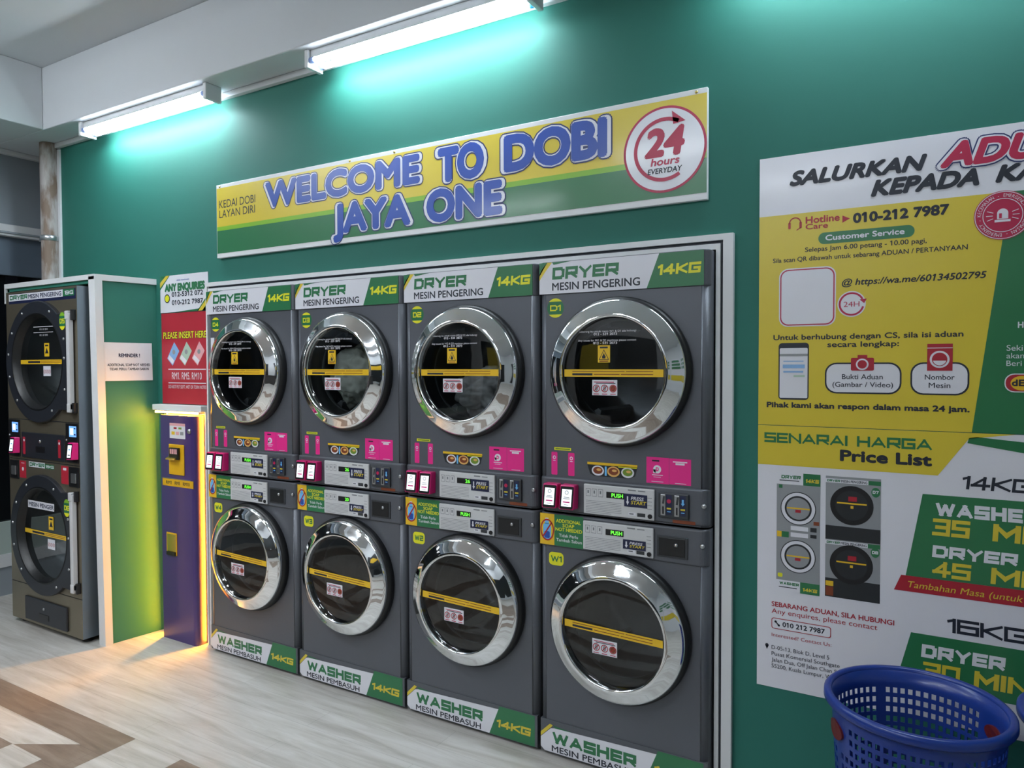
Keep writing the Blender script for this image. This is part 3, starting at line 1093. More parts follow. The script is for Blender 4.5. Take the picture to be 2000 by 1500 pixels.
def make_washer(k, msg):
    x = PITCHX * (4 - k)
    t = thing('washer', f'charcoal front-loading washer badged W{k}, {POS_NAME[k]}', 'washing machine', (x, DY, 0), 'charcoal 14KG washers in the lower row')
    dz = 0.580
    b = machine_body(t, 0.014, 1.002, dz)
    for sx in (0.06, MW - 0.06):
        for sy in (0.06, 0.55):
            MB().lathe([(0.025, 0.0), (0.025, 0.02)], 'plastic_black', (sx, sy, 0), 'z', 20, cap=True).build('foot', t)
    MB().prism(plan(0.001, MW - 0.001, -0.008, 0.05, 0.03), 'z', 0.866, 1.002, 'charcoal').build('control_band', t, bevel=0.008, seg=3)
    # kick board with the banner, lower edge rolled back
    pts = [(0.05, 0.010), (0.02, 0.010), (0.004, 0.013), (-0.003, 0.020), (-0.003, 0.150), (0.05, 0.152)]
    MB().prism(pts, 'x', 0.004, MW - 0.004, 'charcoal').build('kick_panel', t)
    g = Dec((0, -0.0032, 0), (1, 0, 0))
    g.poly([(0.004, 0.034), (0.022, 0.019), (0.453, 0.019), (0.499, 0.133), (0.068, 0.120), (0.050, 0.116), (0.004, 0.072)], 'vinyl_white')
    g.poly([(0.453, 0.019), (0.676, 0.019), (0.676, 0.147), (0.504, 0.147), (0.499, 0.133)], 'vinyl_green')
    g.poly([(0.004, 0.075), (0.052, 0.121), (0.060, 0.131), (0.046, 0.134), (0.004, 0.092)], 'vinyl_yellow')
    g.poly([(0.062, 0.130), (0.070, 0.121), (0.15, 0.1225)], 'vinyl_green')
    g.lay(1)
    g.block('WASHER', 0.058, 0.058, 0.419, 0.106, 'vinyl_green', 0.28, 0.0)
    g.text('MESIN PEMBASUH', 0.055, 0.0245, 0.410, 0.048, 'vinyl_ink', 0.02)
    g.block('14KG', 0.488, 0.056, 0.658, 0.090, 'vinyl_yellow', 0.26, 0.1)
    g.build('kick_banner', t, 'white and green banner reading WASHER MESIN PEMBASUH 14KG')
    door = make_door(t, dz)
    tape_sticker(door, dz, 0.572 - dz, 0.600 - dz, 0.006)
    forbid_sticker(door, dz, -0.030, 0.523 - dz)
    # badge
    g = Dec((0.0, 0, 0), (1, 0, 0))
    g.rrect(0.042, 0.789, 0.108, 0.842, 0.016, 'vinyl_bright_yellow').lay(1).block(f'W{k}', 0.051, 0.804, 0.100, 0.828, 'vinyl_green', 0.22, 0.0)
    g.build('number_badge', t, f'yellow badge W{k}')
    # no-soap sticker
    g = Dec((0, -0.0082, 0), (1, 0, 0))
    g.rect(0.006, 0.872, 0.071, 0.998, 'vinyl_deep_yellow').rect(0.071, 0.872, 0.199, 0.998, 'vinyl_green').lay(1)
    g.rrect(0.020, 0.892, 0.056, 0.958, 0.012, 'vinyl_sky').rect(0.028, 0.956, 0.046, 0.972, 'vinyl_sky').rect(0.03, 0.970, 0.044, 0.980, 'vinyl_white').lay(2)
    g.rrect(0.026, 0.898, 0.050, 0.926, 0.006, 'vinyl_blue').lay(3)
    vs = []
    for i in range(41):
        a = 2 * PI * i / 40
        vs += [(0.0385 + 0.026 * math.cos(a), 0.932 + 0.038 * math.sin(a)), (0.0385 + 0.031 * math.cos(a), 0.932 + 0.044 * math.sin(a))]
    g.raw(vs, [(2 * i, 2 * i + 1, 2 * i + 3, 2 * i + 2) for i in range(40)], 'vinyl_red')
    g.line((0.019, 0.903), (0.058, 0.961), 0.006, 'vinyl_red')
    g.lay(1)
    g.text('ADDITIONAL', 0.079, 0.967, 0.188, 0.980, 'vinyl_bright_yellow', 0.02)
    g.text('SOAP', 0.108, 0.950, 0.160, 0.963, 'vinyl_bright_yellow', 0.02)
    g.text('NOT NEEDED', 0.076, 0.933, 0.194, 0.946, 'vinyl_bright_yellow', 0.02)
    g.text('Tidak Perlu', 0.092, 0.910, 0.176, 0.922, 'vinyl_white', 0.01)
    g.text('Tambah Sabun', 0.079, 0.891, 0.193, 0.903, 'vinyl_white', 0.01)
    g.build('no_soap_sticker', t, 'yellow and green sticker with a crossed-out soap bottle')
    p = control_plate(t, 0.202, 0.876, 0.490, 0.989, msg)
    p.location.y = -0.008
    start_sticker(p, 0.370, 0.900, 0.461, 0.936)
    o = MB().box((0.502, -0.012, 0.887), (0.618, -0.008, 0.966), 'charcoal_dark').box((0.509, -0.0135, 0.893), (0.608, -0.0115, 0.960), 'plastic_black').build('coin_box', t, bevel=0.002)
    MB().lathe([(0.007, 0), (0.007, 0.004), (0.0003, 0.005)], 'brushed', (0.575, -0.0135, 0.936), n=20).build('coin_box_lock', o)
    lock_barrel(t, 0.671, 0.943)
    return t


DISP = {1: ('PUSH', 'PUSH'), 2: ('26', 'PUSH'), 3: ('26', '20'), 4: ('PUSH', 'PUSH')}
for k in (1, 2, 3, 4):
    make_washer(k, DISP[k][1])
    make_dryer(k, DISP[k][0])


# laundry seen through two of the dryer doors
def laundry(cx, cz, rx, ry, rz, seed, m, label):
    bm = bmesh.new()
    bmesh.ops.create_icosphere(bm, subdivisions=5, radius=1.0)
    for v in bm.verts:
        p = v.co.copy()
        q = p * 2.2 + Vector((seed, 0, 0))
        n1 = noise.noise(q)
        n2 = 1 - abs(noise.noise(p * 4.5 + Vector((0, seed, 3))))
        f = 0.80 + 0.25 * n1 + 0.16 * n2
        v.co = Vector((p.x * rx, p.y * ry, p.z * rz)) * f
    for f in bm.faces:
        f.smooth = True
    me = bpy.data.meshes.new('laundry')
    bm.to_mesh(me)
    bm.free()
    me.materials.append(MATS[m])
    o = bpy.data.objects.new('laundry', me)
    COL.objects.link(o)
    o.location = (cx, DY + 0.175, cz)
    tag(o, label, 'laundry')
    return o


laundry(PITCHX + DCX - 0.075, 1.545, 0.175, 0.13, 0.165, 3.1, 'cloth_pale', 'pale damp laundry filling the drum of the dryer badged D3')
laundry(2 * PITCHX + DCX - 0.005, 1.475, 0.165, 0.13, 0.12, 8.3, 'cloth_grey', 'grey laundry lying low in the drum of the dryer badged D2')


# ------------------------------------------------------------------ tall stainless stacked dryer
t = thing('stacked_dryer', 'tall stainless dryer with two black doors badged D5 and D6, inside the green boxing', 'dryer', (-1.505, -0.395, 0))
SW = 0.80
b = MB()
ny = 0.36


def plate_hole(b, x0, x1, z0, z1, cx, cz, hr, m, n=72):
    angs = sorted(set([2 * PI * i / n for i in range(n)] + [math.atan2(z - cz, x - cx) % (2 * PI) for x in (x0, x1) for z in (z0, z1)]))
    ins, outs = [], []
    for a in angs:
        ca, sa = math.cos(a), math.sin(a)
        ts = []
        if abs(ca) > 1e-9:
            ts.append(((x1 if ca > 0 else x0) - cx) / ca)
        if abs(sa) > 1e-9:
            ts.append(((z1 if sa > 0 else z0) - cz) / sa)
        tt = min(ts)
        ins.append((cx + hr * ca, 0, cz + hr * sa))
        outs.append((cx + tt * ca, 0, cz + tt * sa))
    k = len(angs)
    b.add(ins + outs, [(i, (i + 1) % k, k + (i + 1) % k, k + i) for i in range(k)], m)


DU, DL = (0.395, 1.627), (0.405, 0.590)
plate_hole(b, 0, SW, 1.278, 2.058, DU[0], DU[1], 0.29, 'stainless')
plate_hole(b, 0, SW, 0.262, 1.028, DL[0], DL[1], 0.29, 'stainless')
for z0, z1 in ((1.032, 1.274), (0.03, 0.258)):
    b.add([(0, 0, z0), (SW, 0, z0), (SW, 0, z1), (0, 0, z1)], [(0, 1, 2, 3)], 'stainless')
for z0, z1 in ((1.274, 1.278), (1.028, 1.032), (0.258, 0.262)):
    b.add([(0, 0.003, z0), (SW, 0.003, z0), (SW, 0.003, z1), (0, 0.003, z1)], [(0, 1, 2, 3)], 'groove')
b.add([(SW, 0, 0.03), (SW, ny, 0.03), (SW, ny, 2.058), (SW, 0, 2.058)], [(0, 1, 2, 3)], 'stainless_side')
b.add([(0, 0, 0.03), (0, ny, 0.03), (0, ny, 2.058), (0, 0, 2.058)], [(0, 1, 2, 3)], 'stainless_side')
b.add([(0, 0, 2.058), (SW, 0, 2.058), (SW, ny, 2.058), (0, ny, 2.058)], [(0, 1, 2, 3)], 'stainless')
b.add([(0, 0, 0.03), (SW, 0, 0.03), (SW, ny, 0.03), (0, ny, 0.03)], [(0, 1, 2, 3)], 'stainless')
b.add([(0, ny, 0.03), (SW, ny, 0.03), (SW, ny, 2.058), (0, ny, 2.058)], [(0, 1, 2, 3)], 'stainless_side')
b.build('cabinet', t)
for sx in (0.06, SW - 0.06):
    for sy in (0.06, 0.30):
        MB().lathe([(0.03, 0.0), (0.03, 0.008), (0.012, 0.012), (0.012, 0.03)], 'plastic_black', (sx, sy, 0), 'z', 20, cap=True).build('foot', t)
# header label
g = Dec((0.035, 0, 0), (1, 0, 0))
g.rect(0, 1.985, 0.755, 2.045, 'vinyl_navy').lay(1).rect(0, 2.002, 0.62, 2.043, 'vinyl_white').rect(0.62, 2.004, 0.74, 2.043, 'vinyl_green').lay(2)
g.block('DRYER', 0.012, 2.009, 0.225, 2.037, 'vinyl_green', 0.27, 0.06)
g.text('MESIN PENGERING', 0.235, 2.010, 0.605, 2.034, 'vinyl_navy', 0.03)
g.block('16KG', 0.64, 2.012, 0.73, 2.034, 'vinyl_white', 0.20, 0.0)
g.build('header_label', t, 'white and green label reading DRYER MESIN PENGERING')


def big_door(c, num):
    cx, cz = c
    R = 0.362
    # frame: round on the left, squared-off plate with hinge bar on the right
    b = MB()
    n = 72
    outl = []
    for i in range(n + 1):
        a = math.radians(50 + 260 * i / n)
        outl.append((cx + R * math.cos(a), cz + R * math.sin(a)))
    outl += [(SW - 0.045, cz - 0.283), (SW - 0.045, cz + 0.283)]
    hr = 0.292
    k = len(outl)
    ins = []
    for p in outl:
        a = math.atan2(p[1] - cz, p[0] - cx)
        ins.append((cx + hr * math.cos(a), cz + hr * math.sin(a)))
    # refine the hole on the plate side
    plate = outl
    fr = [(p[0], -0.024, p[1]) for p in plate]
    bk = [(p[0], 0.0, p[1]) for p in plate]
    seg = [(i, (i + 1) % k) for i in range(k)]
    b.add(fr + bk, [(i, j, k + j, k + i) for i, j in seg], 'plastic_slate')
    # front face as strips between the outline and a finely divided hole
    fine = []
    for i, j in seg:
        a0, a1 = math.atan2(ins[i][1] - cz, ins[i][0] - cx), math.atan2(ins[j][1] - cz, ins[j][0] - cx)
        da = (a1 - a0 + PI) % (2 * PI) - PI
        m = max(1, int(abs(da) / 0.08))
        pts = [(cx + hr * math.cos(a0 + da * q / m), -0.024, cz + hr * math.sin(a0 + da * q / m)) for q in range(m + 1)]
        b.add([fr[i], fr[j]] + pts[::-1], [tuple(range(len(pts) + 2))], 'plastic_slate')
    o = b.build('door', t, bevel=0.006)
    o['label'] = f'black round door {num} with squared hinge side'
    MB().lathe([(0.292, 0.024), (0.286, 0.027), (0.280, 0.022), (0.264, -0.016)], 'rubber', (cx, 0, cz)).build('door_funnel', o)
    MB().lathe([(0.264, -0.016), (0.0005, -0.014)], 'dark_door_glass', (cx, 0, cz)).build('door_glass', o)
    MB().lathe([(0.29, -0.03), (0.29, -0.30), (0.0005, -0.31)], 'drum_steel', (cx, 0, cz)).build('drum', t)
    hb = MB().box((SW - 0.062, -0.032, cz - 0.275), (SW - 0.030, -0.006, cz + 0.275), 'panel_grey').box((SW - 0.068, -0.035, cz + 0.24), (SW - 0.036, -0.006, cz + 0.288), 'panel_grey').box((SW - 0.062, -0.035, cz - 0.29), (SW - 0.030, -0.006, cz - 0.24), 'panel_grey').build('hinge_bar', o, bevel=0.003)
    for s in (-1, 1):
        MB().box((SW - 0.032, -0.022, cz + s * 0.265 - 0.03), (SW - 0.012, 0.0, cz + s * 0.265 + 0.03), 'plastic_black').build('hinge', o, bevel=0.002)
    for a in (62, 118, 148, 172, 196, 225, 300):
        aa = math.radians(a)
        MB().lathe([(0.008, 0.024), (0.007, 0.028), (0.0003, 0.029)], 'brushed', (cx + 0.330 * math.cos(aa), 0, cz + 0.330 * math.sin(aa)), n=16).build('bolt', o)
    for dzz in (-0.16, 0.02, 0.13):
        MB().lathe([(0.008, 0.024), (0.007, 0.028), (0.0003, 0.029)], 'brushed', (cx + 0.305, 0, cz + dzz), n=16).build('bolt', o)
    # stickers
    gg = Dec((cx, 0.0125, cz), (1, 0, 0))
    gg.rect(-0.258, -0.013, 0.225, 0.013, 'vinyl_deep_yellow').lay(1).rect(-0.17, -0.007, -0.03, 0.005, 'vinyl_ink').rect(-0.02, 0.003, 0.2, 0.006, 'vinyl_brown').rect(-0.02, -0.006, 0.2, -0.003, 'vinyl_brown')
    gg.build('warning_tape', o, 'yellow warning strip across the glass')
    gg = Dec((cx, 0.0125, cz), (1, 0, 0))
    gg.rect(0.02, 0.032, 0.075, 0.112, 'vinyl_deep_yellow').lay(1).poly([(0.028, 0.05), (0.067, 0.05), (0.0475, 0.085)], 'vinyl_ink').rect(0.03, 0.092, 0.065, 0.102, 'vinyl_ink')
    gg.build('flame_sticker', o, 'yellow flame warning sticker')
    gg = Dec((cx, 0.0125, cz), (1, 0, 0))
    gg.rect(0.005, -0.085, 0.088, -0.025, 'vinyl_white').lay(1)
    for q in range(3):
        gg.ring(0.02 + 0.0265 * q, -0.058, 0.009, 0.0115, 'vinyl_red').line((0.012 + 0.0265 * q, -0.065), (0.027 + 0.0265 * q, -0.05), 0.0025, 'vinyl_red')
    gg.build('forbidden_items_sticker', o)
    gg = Dec((cx + 0.295, -0.0245, cz + (0.232 if num == 'D5' else 0.195)), (1, 0, 0))
    gg.disc(0, 0, 0.034, 'vinyl_green', ry=0.05).lay(1).disc(0, 0, 0.035, 'vinyl_bright_yellow', ry=0.051, a0=215, a1=325, n=16).disc(0, 0, 0.035, 'vinyl_lime', ry=0.051, a0=35, a1=145, n=16)
    gg.block(num, -0.026, -0.014, 0.026, 0.014, 'vinyl_bright_yellow', 0.2, 0.0)
    gg.build('number_badge', o, f'green and yellow badge {num}')
    if num == 'D5':
        gg = Dec((cx, 0.0125, cz), (1, 0, 0))
        gg.text('012 - 531 2073', -0.03, 0.19, 0.06, 0.20, 'vinyl_white').text('012 - 531 2073', -0.03, 0.155, 0.06, 0.165, 'vinyl_white')
        gg.rect(-0.10, 0.208, 0.12, 0.212, 'vinyl_white').rect(-0.10, 0.175, 0.12, 0.178, 'vinyl_white')
        gg.build('contact_lettering', o)
    else:
        gg = Dec((cx - 0.19, 0.0, cz + 0.150), (1, 0, 0))
        gg.rect(0, 0, 0.30, 0.045, 'vinyl_white').lay(1).text('MESIN PENGER', 0.01, 0.01, 0.295, 0.034, 'vinyl_navy', 0.03)
        gg.build('name_strip', o, 'white strip reading MESIN PENGER')


big_door(DU, 'D5')
big_door(DL, 'D6')
# middle control zone
for xx in (0.012, 0.665):
    MB().box((xx, -0.006, 1.045), (xx + 0.128, 0.0, 1.272), 'plastic_black').build('control_module', t, bevel=0.003)
    g = Dec((xx + 0.040, -0.0062, 1.195), (1, 0, 0))
    g.rect(0, 0, 0.075, 0.062, 'screen_blue').lay(1).rect(0.01, 0.012, 0.045, 0.05, 'screen_white').rect(0.05, 0.045, 0.068, 0.052, 'vinyl_navy').rect(0.05, 0.01, 0.068, 0.018, 'vinyl_navy')
    g.build('control_screen', t, 'small lit blue screen')
    MB().lathe([(0.006, 0.006), (0.006, 0.010), (0.0003, 0.011)], 'brushed', (xx + 0.012, 0, 1.175), n=16).build('button', t)
    x1 = xx + 0.075
    b = MB()
    b.hexa([(x1, -0.045, 1.068), (x1 + 0.042, -0.038, 1.068), (x1 + 0.060, -0.006, 1.068), (x1, -0.006, 1.068)],
           [(x1 + 0.004, -0.036, 1.165), (x1 + 0.046, -0.029, 1.165), (x1 + 0.062, -0.006, 1.165), (x1 + 0.004, -0.006, 1.165)], 'plastic_pink')
    o = b.build('payment_terminal', t, bevel=0.004)
    o['label'] = 'pink cashless payment terminal with lit screen'
    u = Vector((0.042, 0.007, 0)).normalized()
    v = Vector((0.004, 0.009, 0.097)).normalized()
    g = Dec((x1 - 0.0002, -0.0458, 1.068), u, v)
    g.rrect(0.003, 0.006, 0.040, 0.092, 0.004, 'plastic_black').lay(1).rect(0.007, 0.014, 0.036, 0.084, 'screen_white').lay(2).rect(0.012, 0.025, 0.031, 0.03, 'vinyl_ink').rect(0.014, 0.055, 0.028, 0.062, 'vinyl_sky')
    g.build('screen', o, 'lit white screen')
o = MB().box((0.165, -0.007, 1.045), (0.655, 0.0, 1.200), 'plastic_slate').build('lint_door', t, bevel=0.004)
MB().box((0.335, -0.009, 1.085), (0.435, -0.006, 1.120), 'plastic_black').build('finger_pull', o)
MB().lathe([(0.009, 0.007), (0.009, 0.011), (0.0003, 0.012)], 'brushed', (0.385, 0, 1.150), n=20).build('lock', o)
for xx in (0.185, 0.585):
    g = Dec((xx, -0.0072, 1.065), (1, 0, 0))
    g.rrect(0, 0, 0.028, 0.105, 0.004, 'vinyl_poster_red').lay(1).disc(0.014, 0.085, 0.008, 'vinyl_white')
    g.build('red_slip_sticker', o)
# coin boxes and stickers under the seam
for xx in (0.012, 0.690):
    o = MB().box((xx, -0.005, 0.905), (xx + 0.105, 0.0, 1.020), 'plastic_black').build('coin_acceptor', t, bevel=0.002)
    MB().box((xx + 0.035, -0.014, 0.93), (xx + 0.085, -0.005, 0.985), 'brushed').build('coin_slide', o, bevel=0.002)
for xx in (0.124, 0.600):
    g = Dec((xx, 0, 0.915), (1, 0, 0))
    g.rect(0, 0, 0.078, 0.105, 'vinyl_poster_red').lay(1)
    if xx < 0.5:
        g.disc(0.039, 0.055, 0.012, 'vinyl_white').rect(0.02, 0.09, 0.058, 0.093, 'vinyl_white')
    else:
        g.rect(0.022, 0.080, 0.056, 0.094, 'vinyl_white')
    g.build('payment_sticker', t)
g = Dec((0.235, 0, 0.990), (1, 0, 0))
g.rect(0, 0, 0.185, 0.032, 'vinyl_white').rect(0.185, 0.0, 0.29, 0.026, 'vinyl_green').lay(1)
g.block('DRYER', 0.008, 0.005, 0.18, 0.027, 'vinyl_green', 0.27, 0.06).block('16KG', 0.195, 0.005, 0.285, 0.021, 'vinyl_white', 0.20, 0.0)
g.build('middle_label', t, 'label reading DRYER 16KG')
# lower lint drawer
o = MB().box((0.175, -0.012, 0.048), (0.650, 0.0, 0.192), 'plastic_slate').build('lint_drawer', t, bevel=0.006)
MB().box((0.345, -0.014, 0.078), (0.455, -0.011, 0.110), 'plastic_black').build('finger_pull', o)
MB().lathe([(0.008, 0.012), (0.008, 0.016), (0.0003, 0.017)], 'brushed', (0.40, 0, 0.142), n=20).build('lock', o)


# ------------------------------------------------------------------ purple note changer and its lit surround
t = thing('note_changer', 'tall narrow purple note changer with yellow bill slot, standing against the green wall', 'change machine', (-0.43, -0.082, 0))
b = MB()
pts = [(0.0, 0.08), (0.0, 0.006), (0.006, 0.0)]
for k in range(9):
    a = math.radians(-90 + 11.25 * k)
    pts.append((0.285 + 0.03 * math.cos(a), 0.03 + 0.03 * math.sin(a)))
pts.append((0.315, 0.08))
b.prism(pts, 'z', 0.0, 1.315, 'plastic_purple')
b.build('body', t)
g = Dec((0, 0, 0), (1, 0, 0))
g.rect(0.092, 1.182, 0.236, 1.270, 'vinyl_white').lay(1).rect(0.092, 1.255, 0.236, 1.270, 'note_pink')
for q in range(2):
    g.rect(0.13 + 0.045 * q, 1.236, 0.158 + 0.045 * q, 1.247, ('vinyl_red', 'vinyl_food_green')[q])
for q in range(3):
    g.rect(0.11 + 0.04 * q, 1.203, 0.14 + 0.04 * q, 1.222, ('vinyl_deep_yellow', 'note_pink', 'print_grey')[q])
g.build('instruction_sticker', t, 'small white instruction sticker')
MB().lathe([(0.014, 0.0), (0.014, 0.005), (0.009, 0.010), (0.0003, 0.010)], 'brushed', (0.275, 0, 1.228), n=24).build('lock', t)
o = MB().box((0.088, -0.006, 0.972), (0.228, 0.0, 1.148), 'paint_yellow').build('bill_plate', t, bevel=0.004)
MB().box((0.112, -0.022, 1.062), (0.196, -0.006, 1.130), 'plastic_black').build('bill_acceptor', o, bevel=0.004)
g = Dec((0.12, -0.0224, 1.095), (1, 0, 0))
for q in range(4):
    g.rect(0.004 + 0.017 * q, 0, 0.017 + 0.017 * q, 0.028, 'note_pink')
g.build('note_guides', o)
MB().hexa([(0.100, -0.036, 1.062), (0.182, -0.036, 1.062), (0.182, -0.006, 1.062), (0.100, -0.006, 1.062)],
          [(0.100, -0.033, 1.070), (0.182, -0.033, 1.070), (0.182, -0.006, 1.082), (0.100, -0.006, 1.082)], 'brass').build('bill_mouth', o)
g = Dec((0.018, 0, 0.902), (1, 0, 0))
g.rect(0, 0, 0.285, 0.042, 'paint_yellow').lay(1).rect(0.0, 0.044, 0.26, 0.047, 'brushed')
g.text('RM1', 0.035, 0.012, 0.085, 0.030, 'vinyl_ink', 0.02).text('RM5', 0.115, 0.012, 0.165, 0.030, 'vinyl_ink', 0.02).text('RM10', 0.19, 0.012, 0.252, 0.030, 'vinyl_ink', 0.02)
g.build('note_values_sticker', t, 'yellow strip with note values')
o = MB().box((0.052, -0.004, 0.500), (0.148, 0.0, 0.630), 'paint_yellow').box((0.060, -0.006, 0.520), (0.140, -0.003, 0.622), 'brass').build('coin_tray', t, bevel=0.003)
MB().box((0.060, -0.012, 0.500), (0.140, -0.003, 0.520), 'plastic_black').build('tray_lip', o)

b = MB()
b.box((-0.545, -0.055, 1.338), (-0.088, -0.001, 1.372), 'white_trim')
b.box((-0.093, -0.03, 0.0), (-0.080, -0.001, 1.338), 'white_trim')
struct(b.build('trim_7', bevel=0.003))
t = thing('led_strip', 'warm glowing light strip running round the purple note changer', 'light', (-0.105, -0.012, 0))
def led_run(name, a, bb, face):
    """a flat strip in a shallow white channel; only the flat side glows"""
    (x0, y0, z0), (x1, y1, z1) = a, bb
    MB().box(a, bb, 'white_trim').build(name, t)
    if face == 'front':
        vs = [(x0 + .002, y0 - .0006, z0 + .002), (x1 - .002, y0 - .0006, z0 + .002), (x1 - .002, y0 - .0006, z1 - .002), (x0 + .002, y0 - .0006, z1 - .002)]
    else:
        vs = [(x0 + .002, y0 + .001, z0 - .0006), (x1 - .002, y0 + .001, z0 - .0006), (x1 - .002, y1 - .001, z0 - .0006), (x0 + .002, y1 - .001, z0 - .0006)]
    MB().add(vs, [(0, 1, 2, 3)], 'led_warm').build('glowing_strip', t)


led_run('upper_channel', (-0.34, -0.040, 1.3235), (0.008, -0.004, 1.337), 'down')
led_run('upper_channel', (-0.40, -0.052, 1.3235), (0.008, -0.0405, 1.337), 'front')
led_run('side_channel', (-0.004, -0.004, 0.01), (0.011, 0.010, 1.318), 'front')
led_run('side_channel', (-0.360, -0.004, 0.01), (-0.345, 0.010, 1.318), 'front')



# ------------------------------------------------------------------ notices on the wall
def board(name, label, cat, x0, z0, x1, z1, th=0.004, m='vinyl_white', y=0.0):
    t = thing(name, label, cat, (x0, y, z0))
    MB().box((0, -th, 0), (x1 - x0, -0.0005, z1 - z0), m).build('panel', t)
    return t


# enquiry sign
t = board('enquiry_sign', 'small white and green enquiry sign with phone numbers above the red notice', 'sign', -0.525, 1.918, -0.08, 2.136)
w, h = 0.445, 0.218
g = Dec((0, -0.0042, 0), (1, 0, 0))
g.poly([(0, h), (0, h * .62), (w * .21, h)], 'vinyl_green').poly([(w, 0), (w, h * .42), (w * .78, 0)], 'vinyl_green').poly([(w * .3, 0), (w, 0), (w, .02), (w * .78, .012)], 'vinyl_green').lay(1)
g.poly([(0, h * .68), (0, h * .82), (w * .13, h), (w * .20, h)], 'vinyl_yellow').poly([(w, h * .36), (w, h * .22), (w * .88, 0), (w * .80, 0)], 'vinyl_yellow')
g.text('dobi maximum', w * .36, h * .84, w * .62, h * .88, 'vinyl_blue', 0.01)
g.text('ANY ENQUIRIES', w * .10, h * .58, w * .94, h * .76, 'vinyl_green', 0.07)
g.disc(w * .15, h * .38, 0.026, 'vinyl_ink').lay(2).disc(w * .15, h * .38, 0.020, 'vinyl_bright_yellow').lay(1)
g.text('012-5312 072', w * .25, h * .42, w * .90, h * .54, 'vinyl_ink', 0.03)
g.text('010-212 7987', w * .25, h * .20, w * .90, h * .32, 'vinyl_ink', 0.03)
g.build('printed_face', t)

# red banknote notice
t = board('banknote_notice', 'red notice with three slanted banknotes above the purple changer', 'sign', -0.520, 1.376, -0.088, 1.914, 0.003, 'vinyl_poster_red')
w, h = 0.432, 0.538
g = Dec((0, -0.0032, 0), (1, 0, 0))
g.text('PLEASE INSERT HERE', w * .04, h * .72, w * .97, h * .79, 'vinyl_ink', 0.06).lay(1).text('PLEASE INSERT HERE', w * .04, h * .72, w * .97, h * .79, 'vinyl_bright_yellow', 0.015)
for q, m in enumerate(('note_blue', 'note_green', 'note_pink')):
    x = w * (.12 + .27 * q)
    g.lay(0).poly([(x + w * .0, h * .50), (x + w * .12, h * .42), (x + w * .27, h * .58), (x + w * .16, h * .68)], m)
    g.lay(1).poly([(x + w * .02, h * .50), (x + w * .12, h * .435), (x + w * .16, h * .475), (x + w * .05, h * .54)], 'vinyl_white').disc(x + w * .15, h * .57, 0.014, 'print_grey')
g.lay(0).rect(w * .14, h * .375, w * .95, h * .385, 'vinyl_white').rect(w * .14, h * .225, w * .95, h * .235, 'vinyl_white')
g.text('RM1. RM5. RM10', w * .22, h * .27, w * .86, h * .345, 'vinyl_white')
g.text('DO NOT PUT SOFT, WET OR TORN NOTES', w * .14, h * .17, w * .95, h * .205, 'vinyl_white')
g.build('printed_face', t)

# reminder paper on the green boxing (panel is not square to the wall)
pu0, pu1 = PA0.lerp(PA1, 1.515 / 2.112), PB0.lerp(PB1, 1.515 / 2.112)
pd = (pu1 - pu0).normalized()
pv = ((PA1 - PA0) * 0.5 + (PB1 - PB0) * 0.5).normalized()
t = thing('reminder_notice', 'white paper reminder notice taped to the side of the green boxing', 'notice', pu0 + pd * 0.028)
g = Dec((0.005, 0, 0), pd, pv)
w, h = 0.272, 0.222
g.rect(0, 0, w, h, 'paper_white')
g.build('paper', t)
g = Dec((0.0055, 0, 0), pd, pv)
g.text('REMINDER !', w * .30, h * .62, w * .74, h * .71, 'vinyl_navy', 0.03)
g.text('ADDITIONAL SOAP NOT NEEDED', w * .07, h * .385, w * .95, h * .45, 'vinyl_ink', 0.02)
g.text('TIDAK PERLU TAMBAH SABUN', w * .11, h * .275, w * .92, h * .34, 'vinyl_ink', 0.02)
g.build('lettering', t)

# welcome sign
X0, X1, Z0, Z1 = 0.025, 2.766, 2.200, 2.605
t = thing('welcome_sign', 'long yellow and green welcome sign with blue letters above the machines', 'sign', (X0, 0, Z0))
MB().box((0, -0.020, 0), (X1 - X0, -0.0005, Z1 - Z0), 'white_trim').build('backing_board', t, bevel=0.002)
g = Dec((-X0, -0.0202, -Z0), (1, 0, 0), step=0.0005)
g.rect(X0 + 0.004, 2.225, X1 - 0.002, 2.350, 'vinyl_green').rect(X0 + 0.004, 2.350, X1 - 0.002, 2.372, 'vinyl_lime').rect(X0 + 0.004, 2.372, X1 - 0.002, 2.585, 'vinyl_yellow')


def outlined(s, x0, z0, x1, z1):
    for ly, bo, m in ((1, 0.110, 'vinyl_dark_blue'), (2, 0.081, 'vinyl_white'), (3, 0.055, 'vinyl_blue')):
        g.lay(ly).text(s, x0, z0, x1, z1, m, bo, 0.0)


outlined('WELCOME', 0.425, 2.440, 1.455, 2.556)
outlined('TO', 1.556, 2.424, 1.803, 2.558)
outlined('DOBI', 1.902, 2.424, 2.375, 2.558)
outlined('JAYA', 0.912, 2.258, 1.400, 2.385)
outlined('ONE', 1.490, 2.252, 1.895, 2.380)
g.lay(1)
g.text('KEDAI DOBI', 0.050, 2.474, 0.345, 2.516, 'vinyl_ink').text('LAYAN DIRI', 0.050, 2.420, 0.342, 2.462, 'vinyl_ink')
cx, cz, r = 2.604, 2.404, 0.1605
g.lay(2).disc(cx, cz, r, 'vinyl_crimson', n=64).lay(3).disc(cx, cz, r - 0.009, 'vinyl_white', n=64).lay(4)
g.ring(cx, cz, 0.105, 0.119, 'vinyl_crimson', 60, 302)
g.poly([(cx + 0.03, cz + 0.138), (cx + 0.035, cz + 0.088), (cx + 0.082, cz + 0.094)], 'vinyl_crimson')
g.text('24', cx - 0.078, cz - 0.020, cx + 0.080, cz + 0.075, 'vinyl_crimson', 0.05, 0.15)
g.text('hours', cx - 0.052, cz - 0.057, cx + 0.060, cz - 0.030, 'vinyl_crimson', 0.03, 0.15)
